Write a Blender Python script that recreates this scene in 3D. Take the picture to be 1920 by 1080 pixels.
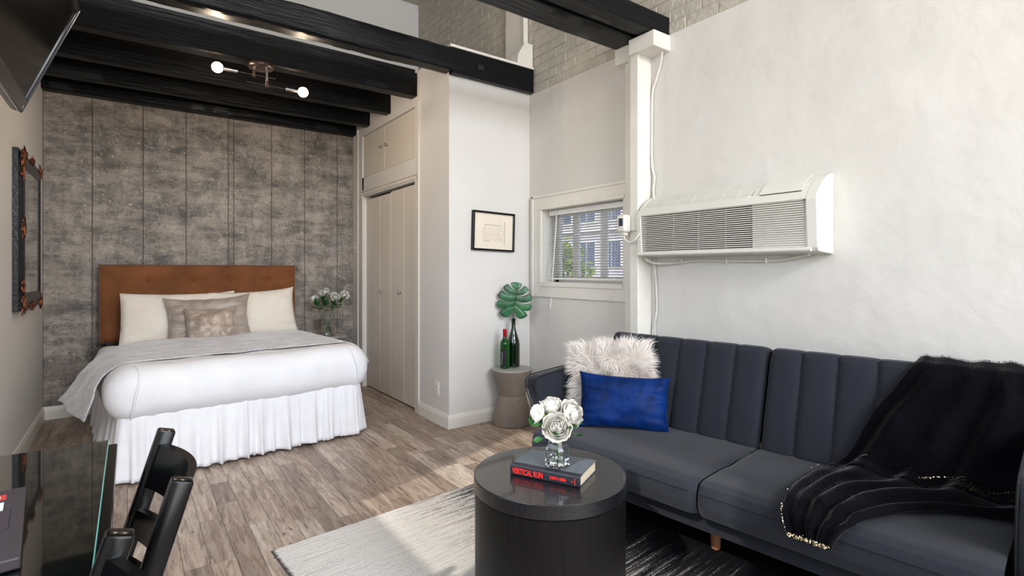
import bpy, bmesh, math, random
from mathutils import Vector, Matrix, noise
random.seed(7)
R = math.radians
PI = math.pi
sc = bpy.context.scene
for o in list(bpy.data.objects): bpy.data.objects.remove(o)
COL = sc.collection

# ------------------------------------------------------------ camera
cam_d = bpy.data.cameras.new('camera'); cam = bpy.data.objects.new('camera', cam_d); COL.objects.link(cam)
cam.location = (0, 0, 1.22); cam.rotation_euler = (R(90), 0, R(-36))
cam_d.sensor_width = 36.0; cam_d.lens = 985.0/1920*36.0
cam_d.shift_y = -(540-506)/1920.0
cam_d.clip_start = 0.02
sc.camera = cam
# ------------------------------------------------------------ world, sun, window daylight, added light, exposure
sc.view_settings.view_transform = 'Standard'; sc.view_settings.look = 'None'
sc.view_settings.gamma = 1.0; sc.view_settings.use_curve_mapping = False
sc.view_settings.exposure = 0.13
w = bpy.data.worlds.new('sky'); sc.world = w; w.use_nodes = True
nt = w.node_tree; nt.nodes.clear()
sky = nt.nodes.new('ShaderNodeTexSky'); sky.sky_type = 'NISHITA'; sky.sun_elevation = R(48); sky.sun_rotation = R(200)
sky.sun_disc = False
bg = nt.nodes.new('ShaderNodeBackground'); bg.inputs['Strength'].default_value = 0.5
out = nt.nodes.new('ShaderNodeOutputWorld')
nt.links.new(sky.outputs[0], bg.inputs[0]); nt.links.new(bg.outputs[0], out.inputs[0])
sun_d = bpy.data.lights.new('sun', 'SUN'); sun_d.energy = 2.6; sun_d.angle = R(1); sun_d.color = (1, .95, .86)
sun = bpy.data.objects.new('sun', sun_d); COL.objects.link(sun)
sun.rotation_euler = Vector((0.75, 0.25, -0.62)).to_track_quat('-Z', 'Y').to_euler()
def area(name, loc, aim, sx, sy, power, color):
    d = bpy.data.lights.new(name, 'AREA'); d.shape = 'RECTANGLE'; d.size = sx; d.size_y = sy; d.energy = power; d.color = color
    o = bpy.data.objects.new(name, d); COL.objects.link(o); o.location = loc
    o.rotation_euler = (Vector(aim)-Vector(loc)).to_track_quat('-Z', 'Y').to_euler(); return o
# daylight through the tall window in the wall behind the camera and an unseen one added in the left wall over the desk
area('daylight_front', (1.25, -3.32, 1.75), (1.1, 2.0, 1.5), 2.3, 2.2, 88, (.88, .94, 1.0))
area('added_daylight_left', (-.60, 1.2, 1.95), (2.7, 1.75, 1.4), 2.0, 1.3, 26, (.92, .96, 1.0))
# fill light added high behind the camera, set in a made-up window
area('added_light_high', (1.1, -3.32, 3.55), (1.0, 4, 2.6), 2.3, .9, 185, (.94, .97, 1.0))

# ------------------------------------------------------------ materials
def lin(c):
    return tuple((v/255/12.92 if v/255 <= .04045 else ((v/255+.055)/1.055)**2.4) for v in c)+(1,)
def mat(name, rgb, rough=.6, metal=0., rgb2=None, vscale=3., vdetail=6, vlo=.35, vhi=.65, stretch=(1, 1, 1),
        bump=0., bscale=40., bdist=.01, spec=.5, sheen=0., coat=0., trans=0., emit=0., coord='Object', ior=1.45, rgb3=None, v3=14., bdetail=5, sheenrough=.4):
    m = bpy.data.materials.new(name); m.use_nodes = True; t = m.node_tree; N = t.nodes; Lk = t.links
    p = N['Principled BSDF']
    p.inputs['Base Color'].default_value = lin(rgb); p.inputs['Roughness'].default_value = rough; p.inputs['Metallic'].default_value = metal
    p.inputs['Specular IOR Level'].default_value = spec; p.inputs['IOR'].default_value = ior
    p.inputs['Sheen Weight'].default_value = sheen; p.inputs['Sheen Roughness'].default_value = sheenrough
    p.inputs['Coat Weight'].default_value = coat; p.inputs['Coat Roughness'].default_value = .05
    p.inputs['Transmission Weight'].default_value = trans
    if emit: p.inputs['Emission Color'].default_value = lin(rgb); p.inputs['Emission Strength'].default_value = emit
    if rgb2 or bump:
        tc = N.new('ShaderNodeTexCoord'); mp = N.new('ShaderNodeMapping'); mp.inputs['Scale'].default_value = stretch
        if coord == 'World':
            g = N.new('ShaderNodeNewGeometry'); Lk.new(g.outputs['Position'], mp.inputs[0])
        else: Lk.new(tc.outputs[coord], mp.inputs[0])
    if rgb2:
        n = N.new('ShaderNodeTexNoise'); n.inputs['Scale'].default_value = vscale; n.inputs['Detail'].default_value = vdetail
        n.inputs['Roughness'].default_value = .62
        Lk.new(mp.outputs[0], n.inputs['Vector'])
        r = N.new('ShaderNodeValToRGB'); r.color_ramp.elements[0].position = vlo; r.color_ramp.elements[1].position = vhi
        r.color_ramp.elements[0].color = lin(rgb); r.color_ramp.elements[1].color = lin(rgb2)
        Lk.new(n.outputs['Fac'], r.inputs[0]); last = r.outputs[0]
        if rgb3:
            n3 = N.new('ShaderNodeTexNoise'); n3.inputs['Scale'].default_value = v3; n3.inputs['Detail'].default_value = 8; n3.inputs['Roughness'].default_value = .7
            Lk.new(mp.outputs[0], n3.inputs['Vector'])
            r3 = N.new('ShaderNodeValToRGB'); r3.color_ramp.elements[0].position = .55; r3.color_ramp.elements[1].position = .72
            Lk.new(n3.outputs['Fac'], r3.inputs[0])
            mx = N.new('ShaderNodeMix'); mx.data_type = 'RGBA'; Lk.new(r3.outputs[0], mx.inputs[0]); Lk.new(last, mx.inputs[6]); mx.inputs[7].default_value = lin(rgb3)
            last = mx.outputs[2]
        Lk.new(last, p.inputs['Base Color'])
    if bump:
        b = N.new('ShaderNodeBump'); b.inputs['Strength'].default_value = bump; b.inputs['Distance'].default_value = bdist
        nb = N.new('ShaderNodeTexNoise'); nb.inputs['Scale'].default_value = bscale; nb.inputs['Detail'].default_value = bdetail
        Lk.new(mp.outputs[0], nb.inputs['Vector']); Lk.new(nb.outputs['Fac'], b.inputs['Height']); Lk.new(b.outputs[0], p.inputs['Normal'])
    return m
PL = mat('plaster', (204, 200, 194), .75, rgb2=(211, 208, 203), vscale=1.2, bump=.32, bscale=5., bdist=.03, spec=.3, bdetail=8)
PLB = mat('smooth_painted_wall', (208, 204, 200), .6, rgb2=(213, 210, 207), vscale=1.0, bump=.15, bscale=4, bdist=.02, spec=.3)
BRK = mat('painted_brick', (176, 170, 158), .7, rgb2=(190, 184, 172), vscale=9, bump=.6, bscale=30, bdist=.012, coord='World')
TRIM = mat('gloss_trim_paint', (224, 220, 212), .4, rgb2=(216, 211, 202), vscale=4, bump=.08, bscale=12)
CLO = mat('closet_paint', (214, 206, 196), .45, rgb2=(208, 200, 190), vscale=2, bump=.06, bscale=8)
CEIL = mat('ceiling_paint', (205, 196, 184), .8, rgb2=(196, 187, 175), vscale=2)
BEAM = mat('black_beam_paint', (9, 10, 13), .38, rgb2=(20, 21, 24), vscale=6, stretch=(.25, 3, 3), bump=.4, bscale=16, bdist=.012, spec=.22, coord='World', vlo=.45, vhi=.8)
BLK = mat('black_lacquer', (4, 4, 5), .2, spec=.3, coat=.0, rgb2=(9, 9, 11), vscale=10)
BLKM = mat('black_matte', (14, 14, 16), .5, rgb2=(22, 22, 24), vscale=12)
CHROME = mat('brushed_nickel', (190, 186, 182), .22, 1.0, rgb2=(160, 156, 152), vscale=30)
BRONZE = mat('bronze_metal', (84, 72, 66), .35, .8, rgb2=(64, 54, 50), vscale=20)
GOLD = mat('copper_gilt', (168, 98, 62), .4, .6, rgb2=(38, 20, 16), vscale=45, vlo=.42, vhi=.56, bump=.6, bscale=80)
MFR = mat('mirror_frame_black', (16, 19, 24), .3, rgb2=(28, 30, 36), vscale=14, bump=.2, bscale=60)
MGL = mat('mirror_silver', (205, 205, 200), .03, 1.0, rgb2=(190, 190, 186), vscale=2)
LEA = mat('cognac_suede', (98, 56, 26), .68, rgb2=(122, 74, 38), vscale=3.5, bump=.25, bscale=60, bdist=.004, sheen=.25, spec=.25)
SHEET = mat('white_cotton', (226, 222, 216), .85, rgb2=(232, 229, 224), vscale=3, bump=.25, bscale=26, bdist=.006, spec=.2, sheen=.1)
SKIRT = mat('white_skirt_cotton', (228, 228, 232), .85, rgb2=(236, 236, 240), vscale=5, bump=.2, bscale=30, bdist=.006, spec=.2)
QUILT = mat('white_quilt', (226, 226, 230), .85, rgb2=(232, 232, 235), vscale=6, bump=.35, bscale=60, bdist=.004, spec=.2)
PILW = mat('white_pillowcase', (222, 212, 200), .8, rgb2=(228, 221, 212), vscale=3, bump=.2, bscale=18, bdist=.01, spec=.2, sheen=.1)
SILV = mat('silver_crushed_velvet', (166, 162, 162), .42, .15, rgb2=(202, 199, 201), vscale=8, bump=.7, bscale=34, bdist=.01, sheen=.5, rgb3=(220, 218, 220), v3=60)
TAUP = mat('taupe_velvet', (152, 138, 128), .45, .1, rgb2=(172, 160, 150), vscale=5, bump=.4, bscale=22, bdist=.01, sheen=.5)
TAUP2 = mat('crushed_taupe_velvet', (140, 124, 112), .42, .15, rgb2=(176, 160, 148), vscale=7, bump=.6, bscale=45, bdist=.01, sheen=.5, rgb3=(205, 196, 190), v3=50)
SOFA = mat('charcoal_woven_fabric', (28, 31, 38), .85, rgb2=(39, 42, 50), vscale=420, vdetail=2, bump=.35, bscale=500, bdist=.002, spec=.2, sheen=.1, sheenrough=.5)
SEAM = mat('dark_seam_thread', (14, 15, 19), .9, rgb2=(20, 21, 25), vscale=60)
OAK = mat('oak_leg', (168, 118, 82), .5, rgb2=(146, 98, 66), vscale=12, stretch=(4, 4, .5))
VEL = mat('royal_blue_velvet', (3, 24, 64), .55, rgb2=(5, 44, 106), vscale=7, vdetail=8, bump=.35, bscale=24, bdist=.01, sheen=.06, spec=.12, rgb3=(2, 12, 36), v3=11, sheenrough=.3)
FURB = mat('cream_fur_backing', (214, 203, 194), .9, rgb2=(205, 193, 184), vscale=20)
FUR = mat('cream_fur', (248, 242, 236), .7, rgb2=(240, 230, 222), vscale=8, spec=.3)
BLAN = mat('black_plush', (3, 3, 6), .95, rgb2=(8, 8, 14), vscale=6, bump=.5, bscale=150, bdist=.004, spec=.08, sheen=.2, sheenrough=.3)
SEQ = mat('gold_sequin', (232, 214, 170), .22, 1.0, rgb2=(255, 244, 214), vscale=60)
CONC = mat('brown_concrete', (132, 121, 110), .7, rgb2=(112, 102, 92), vscale=5, bump=.3, bscale=30, bdist=.006, vdetail=8)
CONT = mat('concrete_top', (168, 164, 160), .5, rgb2=(150, 146, 142), vscale=8)
ESP = mat('espresso_ash', (8, 7, 8), .42, rgb2=(17, 15, 16), vscale=14, stretch=(12, 12, .6), bump=.4, bscale=40, bdist=.003, spec=.22)
ESPT = mat('espresso_ash_top', (14, 14, 17), .26, rgb2=(24, 24, 29), vscale=14, stretch=(1.2, 14, 14), bump=.5, bscale=22, bdist=.002, coat=.5, spec=.5)
GLS = mat('clear_glass', (250, 252, 252), .0, trans=1.0, ior=1.45)
WATER = mat('water', (248, 250, 250), .0, trans=1.0, ior=1.33)
GRNG = mat('green_bottle_glass', (40, 120, 40), .04, trans=.85, ior=1.3, coat=.3)
DGRN = mat('dark_green_bottle_glass', (10, 34, 14), .05, trans=.3, ior=1.45, coat=.5)
REDF = mat('red_foil', (176, 24, 30), .35, .3, rgb2=(150, 16, 22), vscale=30)
LBLK = mat('black_label', (14, 16, 18), .6, rgb2=(20, 22, 24), vscale=20)
WHT = mat('white_print', (225, 225, 222), .6, rgb2=(215, 215, 212), vscale=20)
LEAF = mat('glossy_green_leaf', (10, 48, 28), .3, rgb2=(52, 116, 72), vscale=14, spec=.5, coat=.2)
LEAF2 = mat('dark_green_leaf', (26, 72, 30), .45, rgb2=(54, 112, 52), vscale=30)
STEM = mat('green_stem', (62, 96, 50), .5, rgb2=(84, 116, 62), vscale=30)
DSTEM = mat('dark_stem', (18, 40, 28), .5, rgb2=(28, 56, 38), vscale=30)
PETAL = mat('white_petal', (222, 220, 214), .6, rgb2=(212, 209, 200), vscale=30, spec=.3, sheen=.1)
BUD = mat('olive_calyx', (112, 118, 30), .5, rgb2=(88, 100, 28), vscale=40)
PLAST = mat('cream_plastic', (214, 211, 203), .4, rgb2=(208, 205, 197), vscale=3)
GRILL = mat('dark_grille', (18, 18, 18), .7, rgb2=(28, 28, 28), vscale=10)
CABLE = mat('painted_cable', (214, 210, 202), .5, rgb2=(200, 195, 186), vscale=20)
SCRN = mat('tv_screen', (6, 6, 6), .14, rgb2=(8, 8, 8), vscale=2, spec=.3)
TVB = mat('tv_gloss_bezel', (22, 24, 30), .2, rgb2=(28, 30, 36), vscale=4, coat=.4)
TVS = mat('tv_silver', (70, 76, 86), .3, .5, rgb2=(60, 66, 76), vscale=4)
LAP = mat('laptop_grey', (52, 47, 52), .45, rgb2=(60, 54, 58), vscale=6, spec=.4)
STRD = mat('red_sticker', (178, 46, 46), .5, rgb2=(190, 60, 58), vscale=8)
STWH = mat('pale_sticker', (206, 222, 216), .5, rgb2=(214, 228, 222), vscale=8)
DGL = mat('smoked_desk_glass', (12, 15, 14), .03, spec=.9, coat=.6, rgb2=(14, 17, 15), vscale=3)
DGE = mat('green_glass_edge', (90, 150, 140), .1, rgb2=(110, 165, 155), vscale=8)
PAPER = mat('aged_paper', (226, 214, 200), .8, rgb2=(220, 207, 192), vscale=3)
PAGES = mat('book_pages', (206, 194, 172), .8, rgb2=(170, 156, 134), vscale=6, stretch=(1, 1, 120))
BCOV = mat('slate_book_cover', (72, 80, 88), .5, rgb2=(88, 96, 104), vscale=60, bump=.2, bscale=120, bdist=.001)
BSP = mat('dark_book_spine', (22, 24, 32), .45, rgb2=(28, 30, 40), vscale=30)
REDL = mat('red_foil_lettering', (214, 38, 34), .4, rgb2=(224, 50, 44), vscale=20)
INK = mat('pencil_ink', (92, 84, 80), .8, rgb2=(120, 110, 104), vscale=40)
BULB = mat('lit_bulb', (255, 214, 160), .5, emit=22.)
BLIND = mat('white_blind_slat', (232, 230, 226), .45, rgb2=(224, 222, 218), vscale=5)
STUC = mat('mauve_stucco', (196, 186, 184), .9, rgb2=(182, 172, 170), vscale=2, bump=.3, bscale=20)
BLUEG = mat('blue_window_glass', (38, 50, 84), .15, rgb2=(64, 80, 118), vscale=1.5)
HEDGE = mat('bright_foliage', (88, 118, 36), .6, rgb2=(150, 164, 60), vscale=6)
GRND = mat('pale_paving', (190, 184, 176), .9, rgb2=(176, 170, 160), vscale=2)
GROUT = mat('dark_joint', (84, 72, 62), .8, rgb2=(96, 84, 74), vscale=20)
LINEN = mat('black_bed_frame', (18, 18, 22), .6, rgb2=(26, 26, 30), vscale=20)

def wallpaper():
    m = bpy.data.materials.new('weathered_wallpaper'); m.use_nodes = True; t = m.node_tree; N = t.nodes; Lk = t.links; p = N['Principled BSDF']
    g = N.new('ShaderNodeNewGeometry')
    oi = N.new('ShaderNodeObjectInfo')
    def ns(scale, det, st, ro=.65):
        mp = N.new('ShaderNodeMapping'); mp.inputs['Scale'].default_value = st; Lk.new(g.outputs['Position'], mp.inputs[0])
        n = N.new('ShaderNodeTexNoise'); n.inputs['Scale'].default_value = scale; n.inputs['Detail'].default_value = det; n.inputs['Roughness'].default_value = ro
        Lk.new(mp.outputs[0], n.inputs['Vector']); return n.outputs['Fac']
    def ramp(f, stops):
        r = N.new('ShaderNodeValToRGB'); e = r.color_ramp.elements
        e[0].position, e[0].color = stops[0][0], lin(stops[0][1]); e[1].position, e[1].color = stops[-1][0], lin(stops[-1][1])
        for s in stops[1:-1]:
            k = e.new(s[0]); k.color = lin(s[1])
        Lk.new(f, r.inputs[0]); return r.outputs[0]
    base = ramp(ns(2.6, 9, (1, 1, 1.5), .68), [(.36, (66, 66, 68)), (.46, (108, 102, 98)), (.54, (146, 136, 126)), (.66, (104, 103, 106))])
    streak = ramp(ns(3.4, 8, (1, 1, 3.2), .7), [(.42, (62, 55, 50)), (.5, (116, 107, 100)), (.58, (166, 154, 142))])
    mx = N.new('ShaderNodeMix'); mx.data_type = 'RGBA'; mx.inputs[0].default_value = .5; Lk.new(base, mx.inputs[6]); Lk.new(streak, mx.inputs[7])
    vst = ramp(ns(4, 8, (2.6, 1, 1), .7), [(.46, (52, 50, 50)), (.56, (158, 150, 143))])
    mx2 = N.new('ShaderNodeMix'); mx2.data_type = 'RGBA'; mx2.inputs[0].default_value = .22; Lk.new(mx.outputs[2], mx2.inputs[6]); Lk.new(vst, mx2.inputs[7])
    sp = N.new('ShaderNodeValToRGB'); sp.color_ramp.elements[0].position = .58; sp.color_ramp.elements[1].position = .67; Lk.new(ns(34, 6, (1, 1, 1.4), .72), sp.inputs[0])
    mx3 = N.new('ShaderNodeMix'); mx3.data_type = 'RGBA'; Lk.new(sp.outputs[0], mx3.inputs[0]); Lk.new(mx2.outputs[2], mx3.inputs[6]); mx3.inputs[7].default_value = lin((176, 166, 152))
    sp2 = N.new('ShaderNodeValToRGB'); sp2.color_ramp.elements[0].position = .58; sp2.color_ramp.elements[1].position = .66; Lk.new(ns(28, 6, (1.2, 1, 2.2), .72), sp2.inputs[0])
    mx4 = N.new('ShaderNodeMix'); mx4.data_type = 'RGBA'; Lk.new(sp2.outputs[0], mx4.inputs[0]); Lk.new(mx3.outputs[2], mx4.inputs[6]); mx4.inputs[7].default_value = lin((58, 50, 44))
    Lk.new(mx4.outputs[2], p.inputs['Base Color']); p.inputs['Roughness'].default_value = .6
    b = N.new('ShaderNodeBump'); b.inputs['Strength'].default_value = .35; b.inputs['Distance'].default_value = .01
    Lk.new(ns(14, 8, (1, 1, 3)), b.inputs['Height']); Lk.new(b.outputs[0], p.inputs['Normal'])
    return m
WALLP = wallpaper()
def floor_mat():
    m = bpy.data.materials.new('grey_brown_laminate'); m.use_nodes = True; t = m.node_tree; N = t.nodes; Lk = t.links; p = N['Principled BSDF']
    g = N.new('ShaderNodeNewGeometry'); at = N.new('ShaderNodeAttribute'); at.attribute_name = 'tone'
    cb = N.new('ShaderNodeCombineXYZ'); ml = N.new('ShaderNodeMath'); ml.operation = 'MULTIPLY'; ml.inputs[1].default_value = 37.0
    Lk.new(at.outputs['Fac'], ml.inputs[0]); Lk.new(ml.outputs[0], cb.inputs[2]); Lk.new(ml.outputs[0], cb.inputs[1])
    ad = N.new('ShaderNodeVectorMath'); Lk.new(g.outputs['Position'], ad.inputs[0]); Lk.new(cb.outputs[0], ad.inputs[1])
    mp = N.new('ShaderNodeMapping'); mp.inputs['Scale'].default_value = (9, 1, 1); Lk.new(ad.outputs[0], mp.inputs[0])
    n = N.new('ShaderNodeTexNoise'); n.inputs['Scale'].default_value = 4.5; n.inputs['Detail'].default_value = 9; n.inputs['Roughness'].default_value = .66; n.inputs['Distortion'].default_value = .6
    Lk.new(mp.outputs[0], n.inputs['Vector'])
    r = N.new('ShaderNodeValToRGB'); e = r.color_ramp.elements; e[0].position = .3; e[0].color = lin((128, 112, 102)); e[1].position = .68; e[1].color = lin((212, 200, 188))
    k = e.new(.43); k.color = lin((164, 148, 136)); k = e.new(.54); k.color = lin((188, 175, 163))
    Lk.new(n.outputs['Fac'], r.inputs[0])
    r2 = N.new('ShaderNodeValToRGB'); e = r2.color_ramp.elements; e[0].color = lin((192, 182, 175)); e[1].color = lin((255, 253, 250)); k = e.new(.5); k.color = lin((236, 227, 220))
    Lk.new(at.outputs['Fac'], r2.inputs[0])
    mx = N.new('ShaderNodeMix'); mx.data_type = 'RGBA'; mx.blend_type = 'MULTIPLY'; mx.inputs[0].default_value = 1; Lk.new(r.outputs[0], mx.inputs[6]); Lk.new(r2.outputs[0], mx.inputs[7])
    mp2 = N.new('ShaderNodeMapping'); mp2.inputs['Scale'].default_value = (16, 1.6, 1); Lk.new(ad.outputs[0], mp2.inputs[0])
    n2 = N.new('ShaderNodeTexNoise'); n2.inputs['Scale'].default_value = 5; n2.inputs['Detail'].default_value = 6; n2.inputs['Distortion'].default_value = 1.5; Lk.new(mp2.outputs[0], n2.inputs['Vector'])
    r3 = N.new('ShaderNodeValToRGB'); r3.color_ramp.elements[0].position = .62; r3.color_ramp.elements[1].position = .68; Lk.new(n2.outputs['Fac'], r3.inputs[0])
    mx2 = N.new('ShaderNodeMix'); mx2.data_type = 'RGBA'; Lk.new(r3.outputs[0], mx2.inputs[0]); Lk.new(mx.outputs[2], mx2.inputs[6]); mx2.inputs[7].default_value = lin((92, 76, 66))
    Lk.new(mx2.outputs[2], p.inputs['Base Color']); p.inputs['Roughness'].default_value = .42; p.inputs['Specular IOR Level'].default_value = .4
    b = N.new('ShaderNodeBump'); b.inputs['Strength'].default_value = .15; b.inputs['Distance'].default_value = .004; Lk.new(n.outputs['Fac'], b.inputs['Height']); Lk.new(b.outputs[0], p.inputs['Normal'])
    return m
FLOOR = floor_mat()
def rug_mat():
    m = bpy.data.materials.new('ombre_pile'); m.use_nodes = True; t = m.node_tree; N = t.nodes; Lk = t.links; p = N['Principled BSDF']
    tc = N.new('ShaderNodeTexCoord'); sx = N.new('ShaderNodeSeparateXYZ'); Lk.new(tc.outputs['Object'], sx.inputs[0])
    mp = N.new('ShaderNodeMapping'); mp.inputs['Scale'].default_value = (2.2, 46, 1); Lk.new(tc.outputs['Object'], mp.inputs[0])
    n = N.new('ShaderNodeTexNoise'); n.inputs['Scale'].default_value = 1.6; n.inputs['Detail'].default_value = 5; n.inputs['Roughness'].default_value = .7; Lk.new(mp.outputs[0], n.inputs['Vector'])
    n2 = N.new('ShaderNodeTexNoise'); n2.inputs['Scale'].default_value = 170; n2.inputs['Detail'].default_value = 2; Lk.new(tc.outputs['Object'], n2.inputs['Vector'])
    # woven colour runs from pale grey (local x 0) to black (local x 1.62), broken up by the streaks
    a1 = N.new('ShaderNodeMapRange'); a1.inputs[1].default_value = .5; a1.inputs[2].default_value = 1.5; Lk.new(sx.outputs[0], a1.inputs[0])
    st = N.new('ShaderNodeMath'); st.operation = 'MULTIPLY_ADD'; st.inputs[1].default_value = 1.5; st.inputs[2].default_value = -.75; Lk.new(n.outputs['Fac'], st.inputs[0])
    st2 = N.new('ShaderNodeMath'); st2.operation = 'MULTIPLY_ADD'; st2.inputs[1].default_value = .7; st2.inputs[2].default_value = -.35; Lk.new(n2.outputs['Fac'], st2.inputs[0])
    s1 = N.new('ShaderNodeMath'); Lk.new(a1.outputs[0], s1.inputs[0]); Lk.new(st.outputs[0], s1.inputs[1])
    s2 = N.new('ShaderNodeMath'); Lk.new(s1.outputs[0], s2.inputs[0]); Lk.new(st2.outputs[0], s2.inputs[1])
    r = N.new('ShaderNodeValToRGB'); e = r.color_ramp.elements; e[0].position = .0; e[0].color = lin((206, 202, 197)); e[1].position = .82; e[1].color = lin((16, 16, 20))
    k = e.new(.3); k.color = lin((176, 171, 166)); k = e.new(.5); k.color = lin((112, 108, 106)); k = e.new(.64); k.color = lin((44, 43, 46))
    Lk.new(s2.outputs[0], r.inputs[0]); Lk.new(r.outputs[0], p.inputs['Base Color']); p.inputs['Roughness'].default_value = .95; p.inputs['Specular IOR Level'].default_value = .1
    b = N.new('ShaderNodeBump'); b.inputs['Strength'].default_value = .6; b.inputs['Distance'].default_value = .004; Lk.new(n2.outputs['Fac'], b.inputs['Height']); Lk.new(b.outputs[0], p.inputs['Normal'])
    return m
RUG = rug_mat()

# ------------------------------------------------------------ helpers
class B:
    def __init__(s): s.bm = bmesh.new()
    def box(s, x0, x1, y0, y1, z0, z1, bev=0., seg=2, M=None):
        t = bmesh.new()
        vs = [t.verts.new((x, y, z)) for x in (x0, x1) for y in (y0, y1) for z in (z0, z1)]
        for f in ((0, 1, 3, 2), (4, 6, 7, 5), (0, 4, 5, 1), (2, 3, 7, 6), (0, 2, 6, 4), (1, 5, 7, 3)): t.faces.new([vs[i] for i in f])
        if bev: bmesh.ops.bevel(t, geom=t.edges[:]+t.verts[:], offset=bev, segments=seg, profile=.5, affect='EDGES')
        if M: t.transform(M)
        s._add(t); return s
    def _add(s, t):
        me = bpy.data.meshes.new('tmp'); t.to_mesh(me); t.free(); s.bm.from_mesh(me); bpy.data.meshes.remove(me)
    def raw(s, vs, fs):
        v = [s.bm.verts.new(p) for p in vs]
        for f in fs:
            try: s.bm.faces.new([v[i] for i in f])
            except ValueError: pass
        return s
    def tube(s, pts, r, n=8, cap=True):
        pts = [Vector(p) for p in pts]; rs = r if isinstance(r, (list, tuple)) else [r]*len(pts)
        rings = []; up = None
        for i, p in enumerate(pts):
            d = (pts[min(i+1, len(pts)-1)]-pts[max(i-1, 0)]).normalized()
            if up is None: up = Vector((0, 0, 1)) if abs(d.z) < .9 else Vector((1, 0, 0))
            a = d.cross(up).normalized(); b = a.cross(d).normalized(); up = b
            rings.append([s.bm.verts.new(p+(a*math.cos(2*PI*k/n)+b*math.sin(2*PI*k/n))*rs[i]) for k in range(n)])
        for i in range(len(rings)-1):
            for k in range(n): s.bm.faces.new((rings[i][k], rings[i][(k+1) % n], rings[i+1][(k+1) % n], rings[i+1][k]))
        if cap: s.bm.faces.new(rings[0][::-1]); s.bm.faces.new(rings[-1])
        return s
    def lathe(s, prof, n=32, c=(0, 0, 0), M=None):
        t = bmesh.new(); rings = []
        for r, z in prof:
            if r < 1e-5: rings.append([t.verts.new((0, 0, z))])
            else: rings.append([t.verts.new((r*math.cos(2*PI*k/n), r*math.sin(2*PI*k/n), z)) for k in range(n)])
        for a, b in zip(rings, rings[1:]):
            for k in range(n):
                if len(a) == 1 and len(b) == 1: break
                if len(a) == 1: t.faces.new((a[0], b[(k+1) % n], b[k]))
                elif len(b) == 1: t.faces.new((a[k], a[(k+1) % n], b[0]))
                else: t.faces.new((a[k], a[(k+1) % n], b[(k+1) % n], b[k]))
        if M: t.transform(M)
        bmesh.ops.translate(t, verts=t.verts[:], vec=c); s._add(t); return s
    def prism(s, poly, axis, a, b, bev=0., seg=2, M=None):
        """extrude a 2-D outline along axis 'x','y' or 'z' from a to b"""
        t = bmesh.new()
        def pt(u, v, w): return {'x': (w, u, v), 'y': (u, w, v), 'z': (u, v, w)}[axis]
        A = [t.verts.new(pt(u, v, a)) for u, v in poly]; Bv = [t.verts.new(pt(u, v, b)) for u, v in poly]
        n = len(poly)
        t.faces.new(A[::-1]); t.faces.new(Bv)
        for i in range(n): t.faces.new((A[i], A[(i+1) % n], Bv[(i+1) % n], Bv[i]))
        bmesh.ops.recalc_face_normals(t, faces=t.faces[:])
        if bev: bmesh.ops.bevel(t, geom=t.edges[:]+t.verts[:], offset=bev, segments=seg, profile=.5, affect='EDGES')
        if M: t.transform(M)
        s._add(t); return s
    def sphere(s, c, r, u=16, v=10, sc=(1, 1, 1)):
        t = bmesh.new(); bmesh.ops.create_uvsphere(t, u_segments=u, v_segments=v, radius=r)
        t.transform(Matrix.Translation(c) @ Matrix.Diagonal((*sc, 1))); s._add(t); return s
    def grid(s, nu, nv, fn, closeu=False):
        g = [[s.bm.verts.new(fn(i/nu, j/nv)) for j in range(nv+1)] for i in range(nu+1)]
        for i in range(nu):
            for j in range(nv): s.bm.faces.new((g[i][j], g[i+1][j], g[i+1][j+1], g[i][j+1]))
        return s
    def mesh(s, name, m, smooth=True, ang=42, recalc=True, weld=0):
        if weld: bmesh.ops.remove_doubles(s.bm, verts=s.bm.verts[:], dist=weld)
        if recalc: bmesh.ops.recalc_face_normals(s.bm, faces=s.bm.faces[:])
        me = bpy.data.meshes.new(name); s.bm.to_mesh(me); s.bm.free()
        if smooth:
            for p in me.polygons: p.use_smooth = True
            me.set_sharp_from_angle(angle=R(ang))
        for mm in (m if isinstance(m, (list, tuple)) else [m]): me.materials.append(mm)
        return me
    def build(s, name, m, parent=None, loc=None, rot=None, **k):
        o = bpy.data.objects.new(name, s.mesh(name, m, **k)); COL.objects.link(o)
        if parent: o.parent = parent
        if loc: o.location = loc
        if rot: o.rotation_euler = rot
        return o
def obj(name, me, parent=None, loc=(0, 0, 0), rot=(0, 0, 0), scale=(1, 1, 1)):
    o = bpy.data.objects.new(name, me); COL.objects.link(o); o.location = loc; o.rotation_euler = rot; o.scale = scale
    if parent: o.parent = parent
    return o
def empty(name, loc=(0, 0, 0), rz=0, rot=None):
    o = bpy.data.objects.new(name, None); COL.objects.link(o); o.location = loc; o.rotation_euler = rot or (0, 0, rz); o.empty_display_size = .05; return o
def tag(o, label, cat, group=None):
    o['label'] = label; o['category'] = cat
    if group: o['group'] = group
    return o
def struct(o): o['kind'] = 'structure'; return o
def stuff(o): o['kind'] = 'stuff'; return o
def solid(o, th, off=0.):
    m = o.modifiers.new('solid', 'SOLIDIFY'); m.thickness = th; m.offset = off; return o
def copy_tree(o, parent=None):
    c = o.copy(); COL.objects.link(c)
    if parent: c.parent = parent
    for ch in [x for x in o.children]: copy_tree(ch, c)
    return c
def nz(x, y, z=0, s=1.): return noise.noise(Vector((x*s, y*s, z*s)))

XL, XC, XR, YB, YP, YF = -.577, 1.979, 2.763, 5.70, 3.546, -3.4
ZP, ZT = 2.71, 4.36
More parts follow.
